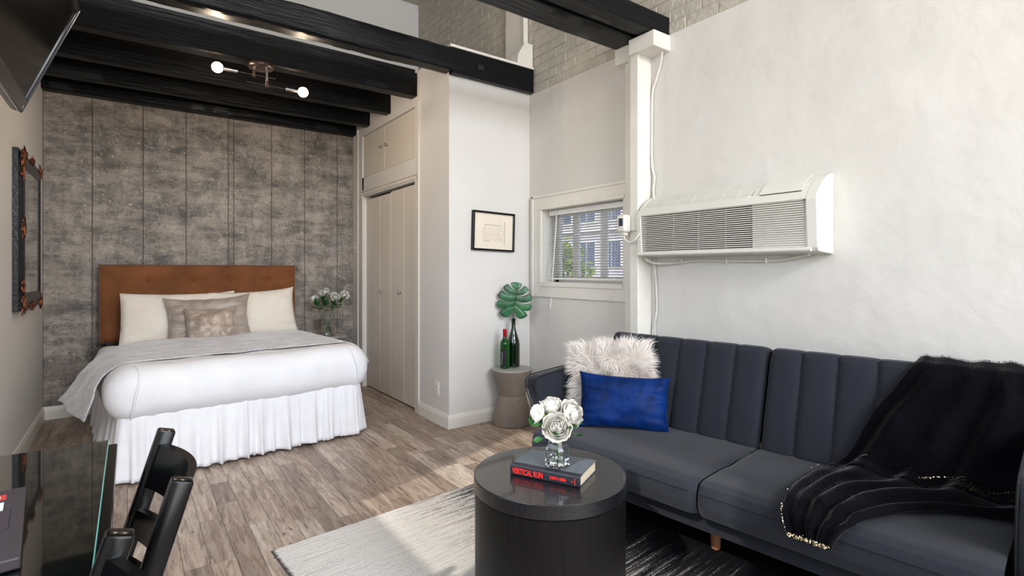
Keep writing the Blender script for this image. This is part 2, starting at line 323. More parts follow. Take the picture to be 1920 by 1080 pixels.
# ------------------------------------------------------------ setting: floor and planks
fl = struct(B().box(XL-.1, XR+.15, YF-.1, YB+.1, -.08, -.0045).build('floor', GROUT, smooth=False))
def add_tone(me, vals):
    a = me.attributes.new('tone', 'FLOAT', 'POINT'); a.data.foreach_set('value', vals)
def cam_vis(x, y, z=0):
    sx, sy = math.sin(R(36)), math.cos(R(36)); t = sx*x+sy*y
    if t < .3: return False
    px = 960+985*(sy*x-sx*y)/t; py = 506+985*(1.22-z)/t
    return -20 < px < 1940 and -20 < py < 1100
def hidden_floor(x, y):
    # below the closet block, the bed or the sofa
    if x > XC and y > YP: return True
    bx, by = x-.51, y-5.52; lx = bx*math.cos(R(5.5))+by*math.sin(R(5.5)); ly = -(-bx*math.sin(R(5.5))+by*math.cos(R(5.5)))
    if abs(lx) < .74 and 0 < ly < 1.75: return True
    dx, dy = x-1.76, y-1.223; u = -.1219*dx+.9925*dy; v = .9925*dx+.1219*dy
    if -1 < u < .95 and v > .18: return True
    rx, ry = x-.491, y-2.446; a = R(5); lx = rx*math.cos(a)+ry*math.sin(a); ly = -rx*math.sin(a)+ry*math.cos(a)
    if .03 < lx < 1.58 and ly < -.03: return True
    return False
rnd = random.Random(3)
pw = .094; xi = 0; x = XL; planks = []
while x < XR:
    y = YF-rnd.random()*.6; x1 = min(x+pw, XR)
    while y < YB:
        ln = rnd.choice((.32, .45, .6, .75, .9)); y1 = min(y+ln, YB); y0 = max(y, YF)
        if y1 > y0+.02: planks.append((x, x1, y0, y1, rnd.random()))
        y += ln
    x += pw
front, rest = [], []
for p in planks:
    vis = any((cam_vis(px, py) and not hidden_floor(px, py)) for px in (p[0], (p[0]+p[1])/2, p[1]) for py in (p[2], p[2]*.66+p[3]*.34, p[2]*.34+p[3]*.66, p[3]))
    (front if vis else rest).append(p)
def fdist(p): return math.hypot((p[0]+p[1])/2, (p[2]+p[3])/2)
front.sort(key=fdist); rest += front[300:]; front = front[:300]
g = .0006
for p in front:
    b = B(); b.box(p[0]+g, p[1]-g, p[2]+g, p[3]-g, -.004, 0, bev=.0009, seg=1)
    me = b.mesh('plank', FLOOR, smooth=False); add_tone(me, [p[4]]*len(me.vertices)); obj('plank', me, fl)
b = B(); vals = []
for p in rest:
    b.box(p[0]+g, p[1]-g, p[2]+g, p[3]-g, -.004, 0); vals += [p[4]]*8
me = b.mesh('planks', FLOOR, smooth=False); add_tone(me, vals); stuff(obj('planks', me, fl))

# ------------------------------------------------------------ walls
wb = struct(B().box(XL-.1, XR+.1, YB+.01, YB+.12, 0, ZT).build('wall_back', PLB, smooth=False))
B().box(XL, XC, YB, YB+.012, 0, 2.72).build('joint_backing', GROUT, wb, smooth=False)
seams = [XL, -.261, .091, .417, .763, .809, 1.149, 1.469, 1.806, XC+.002]
for a, c in zip(seams, seams[1:]):
    B().box(a+.0028, c-.0028, YB-.006, YB+.004, .10, 2.675, bev=.002, seg=1).build('wallpaper_panel', WALLP, wb, smooth=False)
lw = B()
ly0, ly1, lz0, lz1 = .2, 2.2, 1.3, 2.6
lw.box(XL-.12, XL, YF-.1, ly0, 0, ZT); lw.box(XL-.12, XL, ly1, YB+.12, 0, ZT); lw.box(XL-.12, XL, ly0, ly1, 0, lz0); lw.box(XL-.12, XL, ly0, ly1, lz1, ZT)
struct(lw.build('wall_left', PLB, smooth=False, weld=.0001))
w3 = B()  # unseen left window, added to bring light from that side
for yy in (ly0, (ly0+ly1)/2-.025, ly1-.05): w3.box(XL-.10, XL-.06, yy, yy+.05, lz0, lz1)
for zz in (lz0, lz1-.05): w3.box(XL-.10, XL-.06, ly0, ly1, zz, zz+.05)
struct(w3.build('window_added', TRIM, smooth=False))
# right wall: plaster below, brick above, a window opening
wy0, wy1, wz0, wz1 = 2.484, 3.367, 1.114, 1.712
wr = B()
for (a, c, z0, z1) in ((YF, wy0, 0, ZP), (wy1, YP+.1, 0, ZP), (wy0, wy1, 0, wz0), (wy0, wy1, wz1, ZP)): wr.box(XR, XR+.17, a, c, z0, z1)
wr = struct(wr.build('wall_right', PL, smooth=False, weld=.0001))
wru = struct(B().box(XR+.012, XR+.17, YF, YB+.1, ZP-.02, ZT).build('wall_right_upper', BRK, smooth=False))
# brick courses
bk = []
zc = ZP; row = 0
while zc < ZT-.02:
    y = YF+(0 if row % 2 else -.11)
    while y < YB:
        y0, y1 = max(y, YF)+.0025, min(y+.22, YB)-.0025
        if y1-y0 > .03: bk.append((y0, y1, zc+.0025, min(zc+.0725, ZT)))
        y += .22
    zc += .075; row += 1
rb = random.Random(5)
def bm_brick(q, bb):
    j = rb.uniform(-.004, .003)
    bb.box(XR+.007+j*.6, XR+.03, q[0], q[1], q[2], q[3], bev=.004, seg=1)
near = [q for q in bk if any(cam_vis(XR, yy, zz) for yy in (q[0], q[1]) for zz in (q[2], q[3])) and q[0] > 1.0]
near.sort(key=lambda q: math.hypot(q[0], q[2]))
nearset = set(near[:300])
for q in near[:300]:
    bb = B(); bm_brick(q, bb); bb.build('brick', BRK, wru, smooth=False)
bb = B()
for q in bk:
    if q not in nearset: bm_brick(q, bb)
stuff(bb.build('bricks', BRK, wru, smooth=False))
# closet block with closet wall (door opening and cupboard opening) and picture wall
cb = B()
dy0, dy1, dz1 = 4.145, 5.37, 1.985
uy0, uy1, uz0, uz1 = 4.145, 5.41, 2.185, 2.625
cb.box(XC, XC+.11, YP, dy0, 0, 2.91); cb.box(XC, XC+.11, uy1, YB+.02, 0, 2.91); cb.box(XC, XC+.11, dy1, uy1, 0, uz0)
cb.box(XC, XC+.11, dy0, dy1, dz1, uz0); cb.box(XC, XC+.11, dy1, uy1, dz1, uz0) ; cb.box(XC, XC+.11, uy0, uy1, uz1, 2.91)
cb.box(XC+.11, XR+.0, YP, YP+.1, 0, 2.91); cb.box(XC+.11, XR+.02, YP+.1, YB, 2.83, 2.91)
struct(cb.build('wall_closet', PLB, smooth=False))
# raised band round the closet opening
tb = B()
tb.box(XC-.012, XC, 4.055, 4.07, 0, 2.80); tb.box(XC-.012, XC, 5.52, 5.535, 0, 2.72)
tb.box(XC-.006, XC, 4.10, 4.135, 0, 2.03); tb.box(XC-.008, XC, 4.10, 5.44, 2.0, 2.012); tb.box(XC-.008, XC, 4.10, 5.44, 2.035, 2.05)
tb.box(XC-.01, XC, 5.38, 5.43, 0, 2.03)
struct(tb.build('trim_1', CLO, smooth=False))
struct(B().box(XL-.12, XR+.17, YF-.1, YB+.12, ZT, ZT+.1).build('ceiling', CEIL, smooth=False))
struct(B().box(XL, XC, 4.14, YB, 2.905, 2.94).build('ceiling_loft', BEAM, smooth=False))
# rear wall with a tall window and a made-up high opening for the added light (behind the camera)
rw = B()
rw.box(XL, .1, YF-.1, YF, 0, ZT); rw.box(2.4, XR+.17, YF-.1, YF, 0, ZT); rw.box(.1, 2.4, YF-.1, YF, 0, .6); rw.box(.1, 2.4, YF-.1, YF, 2.9, 3.05); rw.box(.1, 2.4, YF-.1, YF, 4.05, ZT)
struct(rw.build('wall_front', PLB, smooth=False))
wf = B()
for xx in (.1, .84, 1.6, 2.35): wf.box(xx, xx+.05, YF-.07, YF-.02, .6, 2.9); wf.box(xx, xx+.05, YF-.07, YF-.02, 3.05, 4.05)  # upper bars frame the made-up high opening
for zz in (.6, 1.72, 2.85, 3.05, 4.0): wf.box(.1, 2.4, YF-.07, YF-.02, zz, zz+.05)
struct(wf.build('window_2', TRIM, smooth=False))
# baseboards
def bboard(name, pts, flip=1):
    return None
prof = [(0, 0), (.014, 0), (.014, .075), (.009, .095), (.006, .105), (0, .105)]
struct(B().prism([(XL+a, z) for a, z in prof], 'y', YF, YB-.016).build('baseboard_left', TRIM, smooth=False))
struct(B().prism([(YB-.008-a, z) for a, z in prof], 'x', XL, XC).build('baseboard_back', TRIM, smooth=False))
struct(B().prism([(YP-a, z) for a, z in prof], 'x', XC-.013, XR).build('baseboard_picture', TRIM, smooth=False))
struct(B().prism([(XC-a, z) for a, z in prof], 'y', YP-.013, 4.05).build('baseboard_closet', TRIM, smooth=False))
struct(B().prism([(XR-a, z) for a, z in prof], 'y', YF, YP-.015).build('baseboard_right', TRIM, smooth=False))
# ledge strips on top of the front beam, the white board on the upper brick wall and its corner box
struct(B().box(XC-.02, XR, 3.485, 3.56, 2.913, 2.935, bev=.004).build('trim_2', TRIM, smooth=False))
struct(B().box(XR-.03, XR+.02, 3.585, 3.86, 3.02, ZT, bev=.004).box(XR-.045, XR+.0, 3.57, 3.59, 3.04, ZT, bev=.003).build('trim_3', TRIM, smooth=False))
struct(B().prism([(2.60, 2.937), (XR, 2.937), (XR, 3.13), (2.68, 3.13), (2.61, 3.02)], 'y', 3.50, 3.62, bev=.005).build('trim_4', TRIM, smooth=False))
# post in the right wall: shaft, batten strips; bracket block under the near beam
struct(B().box(2.627, XR, 2.246, 2.312, 0, 2.70, bev=.004).box(2.65, XR, 2.316, 2.352, 0, 2.70, bev=.006).box(2.70, XR, 2.356, 2.42, 0, 2.66, bev=.004).build('trim_5', TRIM, smooth=False))
struct(B().box(2.60, XR, 2.097, 2.30, 2.602, 2.70, bev=.004).box(2.655, XR, 2.35, 2.47, 2.60, 2.71, bev=.004).build('trim_6', TRIM, smooth=False))

# ------------------------------------------------------------ ceiling beams
def rough_beam(x0, x1, y0, y1, z0, z1, seed, ch=.008, amp=.004):
    b = B(); nx = 60
    sec = [(y0+ch, z0), (y1-ch, z0), (y1, z0+ch), (y1, z1-ch), (y1-ch, z1), (y0+ch, z1), (y0, z1-ch), (y0, z0+ch)]
    sec2 = []
    for i in range(len(sec)):
        p, q = sec[i], sec[(i+1) % 8]; sec2.append(p)
        if math.dist(p, q) > .05: sec2.append(((p[0]*2+q[0])/3, (p[1]*2+q[1])/3)); sec2.append(((p[0]+q[0]*2)/3, (p[1]+q[1]*2)/3))
    n = len(sec2); rings = []
    for i in range(nx+1):
        x = x0+(x1-x0)*i/nx; ring = []
        for (yy, zz) in sec2:
            a = amp*(nz(x*2.3+seed, yy*9, zz*9)+.5*nz(x*9+seed, yy*20, zz*20)); c = amp*(nz(x*2.1-seed, yy*8+5, zz*8)+.5*nz(x*11, yy*20+seed, zz*20))
            ring.append(b.bm.verts.new((x, yy+a, zz+c)))
        rings.append(ring)
    for i in range(nx):
        for k in range(n): b.bm.faces.new((rings[i][k], rings[i][(k+1) % n], rings[i+1][(k+1) % n], rings[i+1][k]))
    b.bm.faces.new(rings[0][::-1]); b.bm.faces.new(rings[-1]); return b
BG = 'black ceiling beams over the bed'
o = rough_beam(XL, XC+.0, 5.59, 5.692, 2.675, 2.90, 1).build('ceiling_beam', BEAM, smooth=True); tag(o, 'black ceiling beam tight against the wallpapered wall, farthest of the row over the bed', 'beam', BG)
o = rough_beam(XL, XC, 5.19, 5.29, 2.69, 2.90, 2).build('ceiling_beam', BEAM); tag(o, 'black ceiling beam second from the wallpapered wall, over the pillows', 'beam', BG)
o = rough_beam(XL, XC, 4.66, 4.765, 2.69, 2.90, 3).build('ceiling_beam', BEAM); tag(o, 'black ceiling beam directly behind the two-bulb ceiling light', 'beam', BG)
o = rough_beam(XL, XC, 4.10, 4.215, 2.70, 2.90, 4).build('ceiling_beam', BEAM); tag(o, 'black ceiling beam that carries the two-bulb ceiling light', 'beam', BG)
bt = empty('ceiling_beam', (0, 0, 0)); tag(bt, 'large weathered black beam along the edge of the loft, ending above the framed drawing', 'beam', BG)
rough_beam(XL, XC+.01, 3.48, 3.61, 2.735, 2.91, 5, ch=.014, amp=.007).build('beam_timber', BEAM, bt)
rough_beam(XC-.0, XR-.01, 3.48, 3.545, 2.716, 2.91, 6, ch=.005, amp=.003).build('beam_end', BEAM, bt)
B().box(2.196, 2.25, 3.474, 3.482, 2.785, 2.825, bev=.002).build('mortise_shade', BLKM, bt, smooth=False)  # dark square stands in for the shade inside an open mortise
B().box(1.12, 1.25, 3.60, 3.66, 2.76, 2.80, bev=.004).build('metal_plate', BLKM, bt, smooth=False)
nb = empty('ceiling_beam', (0, 0, 0)); tag(nb, 'double black beam at the top resting on the white bracket of the wall post', 'beam', 'black beams ending at the post')
rough_beam(XL, XR, 2.27, 2.465, 2.705, 2.82, 7, ch=.006).build('beam_timber', BEAM, nb)
rough_beam(XL, XR, 2.107, 2.225, 2.70, 2.82, 8, ch=.006).build('beam_timber', BEAM, nb)
B().tube([(XL, 2.248, 2.735), (XR, 2.248, 2.732)], .016, 10).build('conduit', BEAM, nb)

# ------------------------------------------------------------ closet doors
def knob(r=.014):
    return B().lathe([(0, 0), (r*.5, 0), (r*.45, r*.7), (r, r*1.1), (r*1.1, r*1.6), (r*.8, r*2.1), (0, r*2.2)], 14).mesh('knob', CHROME)
KN = knob()
leafs = [dy1-.004, 5.0, 4.734, 4.43, dy0+.004]
dr = empty('door_1', (XC+.03, dy0, 0)); struct(dr)
for i in range(4):
    a, c = leafs[i+1]-dy0, leafs[i]-dy0
    lf = B().box(0, .03, a+.002, c-.002, .012, dz1-.03+(.012 if i > 1 else 0), bev=.003, seg=1).build('door_leaf', CLO, dr, smooth=False)
    if i in (1, 2): obj('knob', KN, lf, (0, 4.947-dy0 if i == 1 else 4.50-dy0, 1.01), (0, R(-90), 0))
B().box(.06, .07, 0, dy1-dy0, 0, dz1).build('closet_dark', BLKM, dr, smooth=False)
cup = empty('door_2', (XC+.014, uy0, uz0)); struct(cup)
for a, c, ky in ((.004, .70, .635), (.704, uy1-uy0-.004, .765)):
    lf = B().box(0, .022, a, c, .008, uz1-uz0-.004, bev=.003, seg=1).build('door_leaf', CLO, cup, smooth=False)
    obj('knob', KN, lf, (0, ky, .235), (0, R(-90), 0))
B().box(.05, .06, 0, uy1-uy0, 0, uz1-uz0).build('cupboard_dark', BLKM, cup, smooth=False)

# ------------------------------------------------------------ window_1 with casing
wn = empty('window_1', (0, 0, 0)); struct(wn)
c = B()
for (a, e, z0, z1) in ((2.452, 3.497, wz1, 1.836), (2.452, 3.497, .996, wz0), (wy1, 3.497, wz0, wz1), (2.452, wy0, wz0, wz1)):
    c.box(XR-.014, XR, a, e, z0, z1, bev=.003, seg=1)
for (a, e, z0, z1) in ((wy0-.02, wy1+.03, wz1+.002, wz1+.03), (wy1, wy1+.03, wz0, wz1), (wy0, wy1+.03, wz0-.03, wz0-.002), (2.452, 3.497, 1.815, 1.838), (3.475, 3.5, .996, 1.836)):
    c.box(XR-.022, XR-.012, a, e, z0, z1, bev=.003, seg=1)
c.build('window_casing', TRIM, wn, smooth=False)
c = B()
c.box(XR-.02, 2.93, wy0-.002, wy1+.002, wz0-.004, wz0+.006, bev=.002, seg=1)
fx0, fx1 = 2.90, 2.94
for (a, e, z0, z1) in ((wy0, wy1, wz0, wz0+.05), (wy0, wy1, wz1-.045, wz1), (wy0, wy0+.04, wz0, wz1), (wy1-.045, wy1, wz0, wz1)): c.box(fx0, fx1, a, e, z0, z1, bev=.003, seg=1)
c.build('window_frame', TRIM, wn, smooth=False)
for a, e in ((3.10, 3.155), (2.79, 2.845)): B().box(fx0, fx1, a, e, wz0+.05, wz1-.045, bev=.003, seg=1).build('mullion', TRIM, wn, smooth=False)
for a, e in ((wy0+.04, 2.79), (2.845, 3.10), (3.155, wy1-.045)): B().box(2.918, 2.922, a, e, wz0+.05, wz1-.045).build('pane', GLS, wn, smooth=False)
# venetian blind
bl = empty('venetian_blind', (2.84, (wy0+wy1)/2, wz1)); tag(bl, 'white horizontal slat blind lowered in the small window', 'blind')
hw = (wy1-wy0)/2-.012
B().box(-.022, .022, -hw, hw, -.045, -.003, bev=.003).build('head_rail', BLIND, bl, smooth=False)
B().box(-.014, -.004, -hw, hw, -.572, -.556, bev=.003).build('bottom_rail', BLIND, bl, smooth=False)
n_s = 25
sl = B().grid(1, 4, lambda u, v: (-.0125+.025*v, (-hw+.003)+(2*hw-.006)*u, .0022*math.sin(PI*v))).mesh('slat', BLIND)
for k in range(n_s):
    s_ = obj('slat', sl, bl, (0, 0, -.06-k*.0203), (0, R(20), 0)); solid(s_, .0009)
for yy in (-.3, 0, .3): B().tube([(-.013, yy, -.045), (-.013, yy, -.56)], .0012, 5).tube([(.013, yy, -.045), (.013, yy, -.56)], .0012, 5).build('ladder_cord', BLIND, bl)
B().tube([(-.03, .32, -.03), (-.045, .33, -.3), (-.07, .335, -.62), (-.085, .34, -.80)], .0045, 8).build('wand', BLIND, bl)
B().tube([(-.03, .335, -.04), (-.05, .34, -.4), (-.1, .36, -.56), (-.1, .41, -.62), (-.1, .46, -.67)], .0018, 6).build('pull_cord', CABLE, bl)
for yy in (.32, -.28): B().box(-.027, -.02, yy-.08, yy+.03, -.018, -.004, bev=.002, seg=1).build('valance_clip', BLIND, bl, smooth=False)

# ------------------------------------------------------------ outside the window
struct(B().box(XR+.2, 40, -10, 40, -1.2, -1.0).build('ground', GRND, smooth=False))
fa = empty('neighbour_house', (12, 12, -1)); tag(fa, 'pale mauve stucco house with blue windows seen through the blind', 'house')
B().box(0, .3, -6, 8, 0, 6.5).build('facade', STUC, fa, smooth=False)
for (yc, zc, hh) in ((.33, 2.72, .42), (-.75, 2.72, .42), (1.45, 2.72, .42), (.33, 4.2, .5), (-.75, 4.2, .5), (1.45, 4.2, .5), (-1.9, 2.72, .42), (-1.9, 4.2, .5)):
    f = B().box(-.05, .02, yc-.41, yc+.41, zc-hh, zc+hh, bev=.01, seg=1).build('window_frame', TRIM, fa, smooth=False)
    B().box(-.06, -.045, yc-.36, yc-.02, zc-hh+.05, zc+hh-.05).box(-.06, -.045, yc+.02, yc+.36, zc-hh+.05, zc+hh-.05).build('pane', BLUEG, f, smooth=False)
B().box(-.12, .0, -6, 8, 3.42, 3.55, bev=.01).build('string_course', TRIM, fa, smooth=False)
def bush(loc, rx, rz, n, label, seed):
    e = empty('bush', loc); tag(e, label, 'bush'); rr = random.Random(seed); b = B()
    for k in range(n):
        d = Vector((rr.gauss(0, 1), rr.gauss(0, 1), rr.gauss(0, 1))).normalized()*rr.uniform(.6, 1)
        p = Vector((d.x*rx, d.y*rx, rz+d.z*rz)); a = Vector((rr.uniform(-1, 1), rr.uniform(-1, 1), rr.uniform(-1, 1))).normalized(); c = a.orthogonal().normalized()
        s1 = rr.uniform(.05, .1)
        b.raw([p-a*s1, p+c*s1*.45, p+a*s1, p-c*s1*.45], [(0, 1, 2, 3)])
    stuff(b.build('foliage', HEDGE, e, smooth=False, recalc=False))
    B().tube([(0, 0, 0), (0, 0, rz)], [.06, .03], 8).build('stem', OAK, e)
bush((6.6, 7.35, -1), .62, 1.42, 2600, 'tall yellow-green bush outside the left of the window', 1)
bush((6.3, 6.15, -1), .5, 1.0, 2000, 'low green bush outside under the middle of the window', 2)

# ------------------------------------------------------------ wall-mounted air conditioner
ac = empty('air_conditioner', (XR, 1.146, 1.296)); tag(ac, 'long cream wall-mounted air conditioner with horizontal louvres', 'air conditioner')
W = 2.224-1.146
def acprof(s=1.0):
    return [(0, 0), (-.15, .012), (-.163, .03), (-.177, .262), (-.168, .283), (-.15, .305), (-.11, .345), (-.06, .378), (0, .397)]
pr = acprof()
# body shell: ends closed, front open behind the louvres
yA, yB = .045, W-.03
b = B()
b.prism([(x, z) for x, z in pr], 'y', 0, .05, bev=.003, seg=1); b.prism([(x, z) for x, z in pr], 'y', W-.032, W, bev=.003, seg=1)
b.prism([(0, 0), (-.15, .012), (-.163, .03), (0, .03)], 'y', .05, W-.032)
b.prism([(-.03, .26), (-.177, .262), (-.168, .283), (-.15, .305), (-.03, .305)], 'y', .05, W-.032)
b.prism([(-.03, .30), (-.15, .305), (-.11, .345), (-.06, .378), (0, .397), (0, .30)], 'y', .05, .33)
b.box(-.148, -.12, .31, .325, .03, .262)
b.build('casing', PLAST, ac, smooth=False)
B().box(-.12, -.004, .05, W-.032, .03, .262).prism([(-.06, .30), (-.125, .305), (-.095, .335), (-.05, .362), (0, .375), (0, .30)], 'y', .33, W-.032).build('dark_interior', GRILL, ac, smooth=False)
# lip along the bottom
B().tube([(-.163, .03, .022), (-.163, W-.005, .022)], .012, 10).build('bottom_lip', PLAST, ac)
slat_l = B().prism([(-.008, -.0030), (.008, -.0020), (.008, .0015), (-.007, .0028)], 'y', 0, W-.032-.325, bev=.0012, seg=1).mesh('slat', PLAST, smooth=False)
nL = 21
for k in range(nL):
    z = .037+k*(.222/(nL-1)); x = -.150-(z-.03)*.06
    obj('slat', slat_l, ac, (x, .325, z))
for yy in (.49, .66, .83): B().box(-.134, -.128, yy-.001, yy+.001, .034, .26).build('slat_spacer', PLAST, ac, smooth=False)
bp = B().box(-.152, -.10, .048, .325, .03, .262)
bp.build('blank_panel', PLAST, ac, smooth=False)
rib = B().box(-.006, .004, 0, .262, -.003, .003, bev=.0015, seg=1).mesh('rib', PLAST, smooth=False)
for k in range(nL):
    z = .037+k*(.222/(nL-1)); obj('rib', rib, ac, (-.153-(z-.03)*.055, .062, z))
# top outlet vanes
tv = B().box(-.0035, .0035, 0, W-.032-.34, -.008, .002, bev=.0012, seg=1).mesh('vane', PLAST, smooth=False)
curve = [(-.143, .3125), (-.131, .324), (-.119, .335), (-.107, .3455), (-.094, .355), (-.080, .3635), (-.066, .371), (-.052, .378), (-.036, .385), (-.020, .391), (-.005, .396)]
for (x, z) in curve: obj('vane', tv, ac, (x, .335, z))
for k in range(7):
    yy = .42+k*.095
    B().tube([(x, yy, z-.003) for x, z in curve], .003, 5).build('vane_spacer', PLAST, ac)
B().box(-.156, -.146, .345, W-.04, .290, .312, bev=.002).build('control_cover', PLAST, ac, smooth=False)
b = B().prism([(-.1515, .306), (-.112, .3475), (-.062, .3805), (-.05, .386), (-.052, .39), (-.064, .3845), (-.115, .351), (-.155, .309)], 'y', .075, .29, bev=.001, seg=1)
b.build('top_flap', PLAST, ac, smooth=False)
B().box(-.153, -.149, .08, .285, .3015, .3045).build('flap_gap', GRILL, ac, smooth=False)

# cables around the air conditioner
def cable(name, pts, r, label, m=CABLE, group=None, n=8):
    P = [Vector(p) for p in pts]; out_ = []
    for i in range(len(P)-1):
        p0, p1, p2, p3 = P[max(i-1, 0)], P[i], P[i+1], P[min(i+2, len(P)-1)]
        for k in range(8):
            t = k/8; out_.append(.5*((2*p1)+(-p0+p2)*t+(2*p0-5*p1+4*p2-p3)*t*t+(-p0+3*p1-3*p2+p3)*t**3))
    out_.append(P[-1]); o = B().tube(out_, r, n).build(name, m)
    if label: tag(o, label, 'cable', group)
    return o
cable('cable', [(2.72, 2.13, 2.60), (2.745, 2.16, 2.54), (2.752, 2.205, 2.44), (2.752, 2.232, 2.36), (2.752, 2.236, 2.1), (2.75, 2.232, 1.9), (2.752, 2.214, 1.82), (2.75, 2.222, 1.74), (2.735, 2.20, 1.66)], .008, 'painted white cable running down the wall beside the post above the air conditioner')
cable('cable', [(2.7555, 2.238, 2.30), (2.755, 2.240, 2.0), (2.755, 2.226, 1.86), (2.755, 2.232, 1.70)], .005, 'thin painted cable twinned with the thicker one above the air conditioner')
cable('cable', [(2.66, 2.215, 1.29), (2.70, 2.17, 1.262), (2.745, 2.05, 1.262), (2.748, 1.9, 1.275), (2.748, 1.6, 1.268), (2.748, 1.4, 1.27), (2.74, 1.3, 1.285), (2.72, 1.24, 1.297)], .008, 'bundled white cable sagging under the air conditioner')
cable('cable', [(2.752, 2.215, 1.29), (2.752, 2.20, 1.1), (2.752, 2.198, .95), (2.752, 2.225, .82), (2.752, 2.24, .72), (2.752, 2.24, .5)], .007, 'white cable curving down the wall from the air conditioner behind the sofa')
cable('cable', [(2.756, 2.222, 1.29), (2.756, 2.215, 1.0), (2.756, 2.214, .5)], .005, 'straight white cable running down the wall below the air conditioner')
for k, yy in enumerate((2.0, 1.7, 1.47)):
    o = B().box(2.735, XR, yy-.005, yy+.005, 1.255, 1.285, bev=.003, seg=1).build('cable_clip', CABLE, smooth=False)
    tag(o, ['small cable clip under the louvred left part of the air conditioner', 'small cable clip under the middle of the air conditioner', 'small cable clip under the blank right part of the air conditioner'][k], 'clip', 'cable clips under the air conditioner')
# plug-in adapter on the post
pg = empty('power_plug', (2.627, 2.30, 1.50)); tag(pg, 'grey plug-in safety adapter on the post left of the air conditioner', 'plug')
B().box(-.02, 0, -.07, .0, -.03, .09, bev=.004).build('socket_box', PLAST, pg, smooth=False)
B().box(-.085, -.02, -.02, .055, -.04, .075, bev=.016, seg=3).prism([(-.03, -.06), (-.065, -.06), (-.075, -.03), (-.03, -.03)], 'y', .0, .04, bev=.005).build('plug_body', PLAST, pg)
B().box(-.088, -.082, -.005, .03, .0, .05, bev=.003).build('plug_button', TVS, pg, smooth=False)
pc = [(-.05, .02, -.06), (-.05, .01, -.085), (-.05, -.03, -.105), (-.05, -.07, -.095), (-.04, -.095, -.06), (-.01, -.10, -.03)]
B().tube(pc, .006, 8).build('plug_cord', CABLE, pg)

# ------------------------------------------------------------ outlet and switch
def plate(name, loc, label, outlet):
    e = empty(name, loc); tag(e, label, 'outlet' if outlet else 'switch')
    B().box(-.006, 0, -.036, .036, -.058, .058, bev=.003).build('cover_plate', TRIM, e, smooth=False)
    if outlet:
        for z in (.022, -.022):
            s_ = B().box(-.009, -.005, -.016, .016, z-.014, z+.014, bev=.004).build('socket', TRIM, e, smooth=False)
            B().box(-.0095, -.0085, -.008, -.005, z-.006, z+.006).box(-.0095, -.0085, .005, .008, z-.006, z+.006).build('slot', BLKM, s_, smooth=False)
    else: B().box(-.014, -.005, -.005, .005, -.004, .014, bev=.002).build('toggle', TRIM, e, smooth=False)
plate('wall_outlet', (XC, 3.736, .277), 'white duplex wall outlet low on the closet wall corner', True)
plate('light_switch', (XC, 5.61, 1.455), 'white light switch between wallpapered wall and closet', False)

# ------------------------------------------------------------ ceiling light
cl = empty('ceiling_light', (.76, 4.13, 2.70)); tag(cl, 'two-bulb nickel and bronze ceiling light hanging from the beams', 'ceiling light')
B().lathe([(0, .0), (.085, .0), (.088, -.006), (.085, -.024), (.078, -.03), (0, -.03)], 36).build('canopy', BRONZE, cl)
for (sx, sy, ln, bx, rx) in ((-.045, -.01, .085, -.275, .10), (.028, -.075, .165, .275, -.10)):
    st = B().tube([(sx, sy, -.028), (sx, sy, -ln)], .009, 12).build('stem', CHROME, cl)
    B().tube([(sx, sy, -ln+.03), (sx, sy, -ln-.012)], .011, 12).build('swivel', BRONZE, st)
    B().tube([(bx*.62, sy, -ln), (rx, sy, -ln)], .0035, 8).build('rod', BRONZE, cl)
    sg = 1 if bx > 0 else -1
    B().tube([(bx*.55, sy, -ln), (bx*.85, sy, -ln)], .0125, 14).build('socket', CHROME, cl)
    bb = B().sphere((bx+sg*.0, sy, -ln), .036, 20, 14).build('bulb', BULB, cl)
    ld = bpy.data.lights.new('bulb_light', 'POINT'); ld.energy = 10; ld.color = (1, .82, .62); ld.shadow_soft_size = .03
    lo = bpy.data.objects.new('bulb_light', ld); COL.objects.link(lo); lo.parent = cl; lo.location = (bx, sy, -ln-.075)

# ------------------------------------------------------------ framed drawing
fp = empty('framed_drawing', (2.379, YP-.002, 1.53), rot=(0, R(1.6), 0)); tag(fp, 'black framed pen drawing of a building on the white wall', 'picture')
w2, h2 = .203, .158
def frame(bx, w, h, t, d, bev=.003):
    bx.box(-w, w, -d, 0, h-t, h, bev=bev); bx.box(-w, w, -d, 0, -h, -h+t, bev=bev); bx.box(-w, -w+t, -d, 0, -h+t, h-t, bev=bev); bx.box(w-t, w, -d, 0, -h+t, h-t, bev=bev); return bx
frame(B(), w2, h2, .016, .032).build('frame', BLK, fp, smooth=False)
B().box(-w2+.012, w2-.012, -.012, -.006, -h2+.012, h2-.012).build('mat_board', PAPER, fp, smooth=False)
frame(B(), w2-.016, h2-.016, .004, .02, .001).build('inner_lip', TRIM, fp, smooth=False)
b = B(); rr = random.Random(4)
def ln(x0, z0, x1, z1, wd=.0007):
    d = Vector((x1-x0, 0, z1-z0)); n = Vector((-d.z, 0, d.x)).normalized()*wd; a = Vector((x0, -.0125, z0)); c = Vector((x1, -.0125, z1))
    b.raw([a-n, c-n, c+n, a+n], [(0, 1, 2, 3)])
ln(-.085, .055, .055, .05, .0016); ln(-.085, .055, -.088, -.06); ln(.055, .05, .055, -.055); ln(-.1, -.062, .09, -.06); ln(-.1, -.078, -.03, -.078, .0012); ln(.0, -.078, .09, -.074)
for k in range(9):
    xx = -.075+k*.015; ln(xx, .045, xx, -.055, .0005); 
    if k % 2: ln(xx, .02, xx+.012, .02); ln(xx, -.02, xx+.012, -.02)
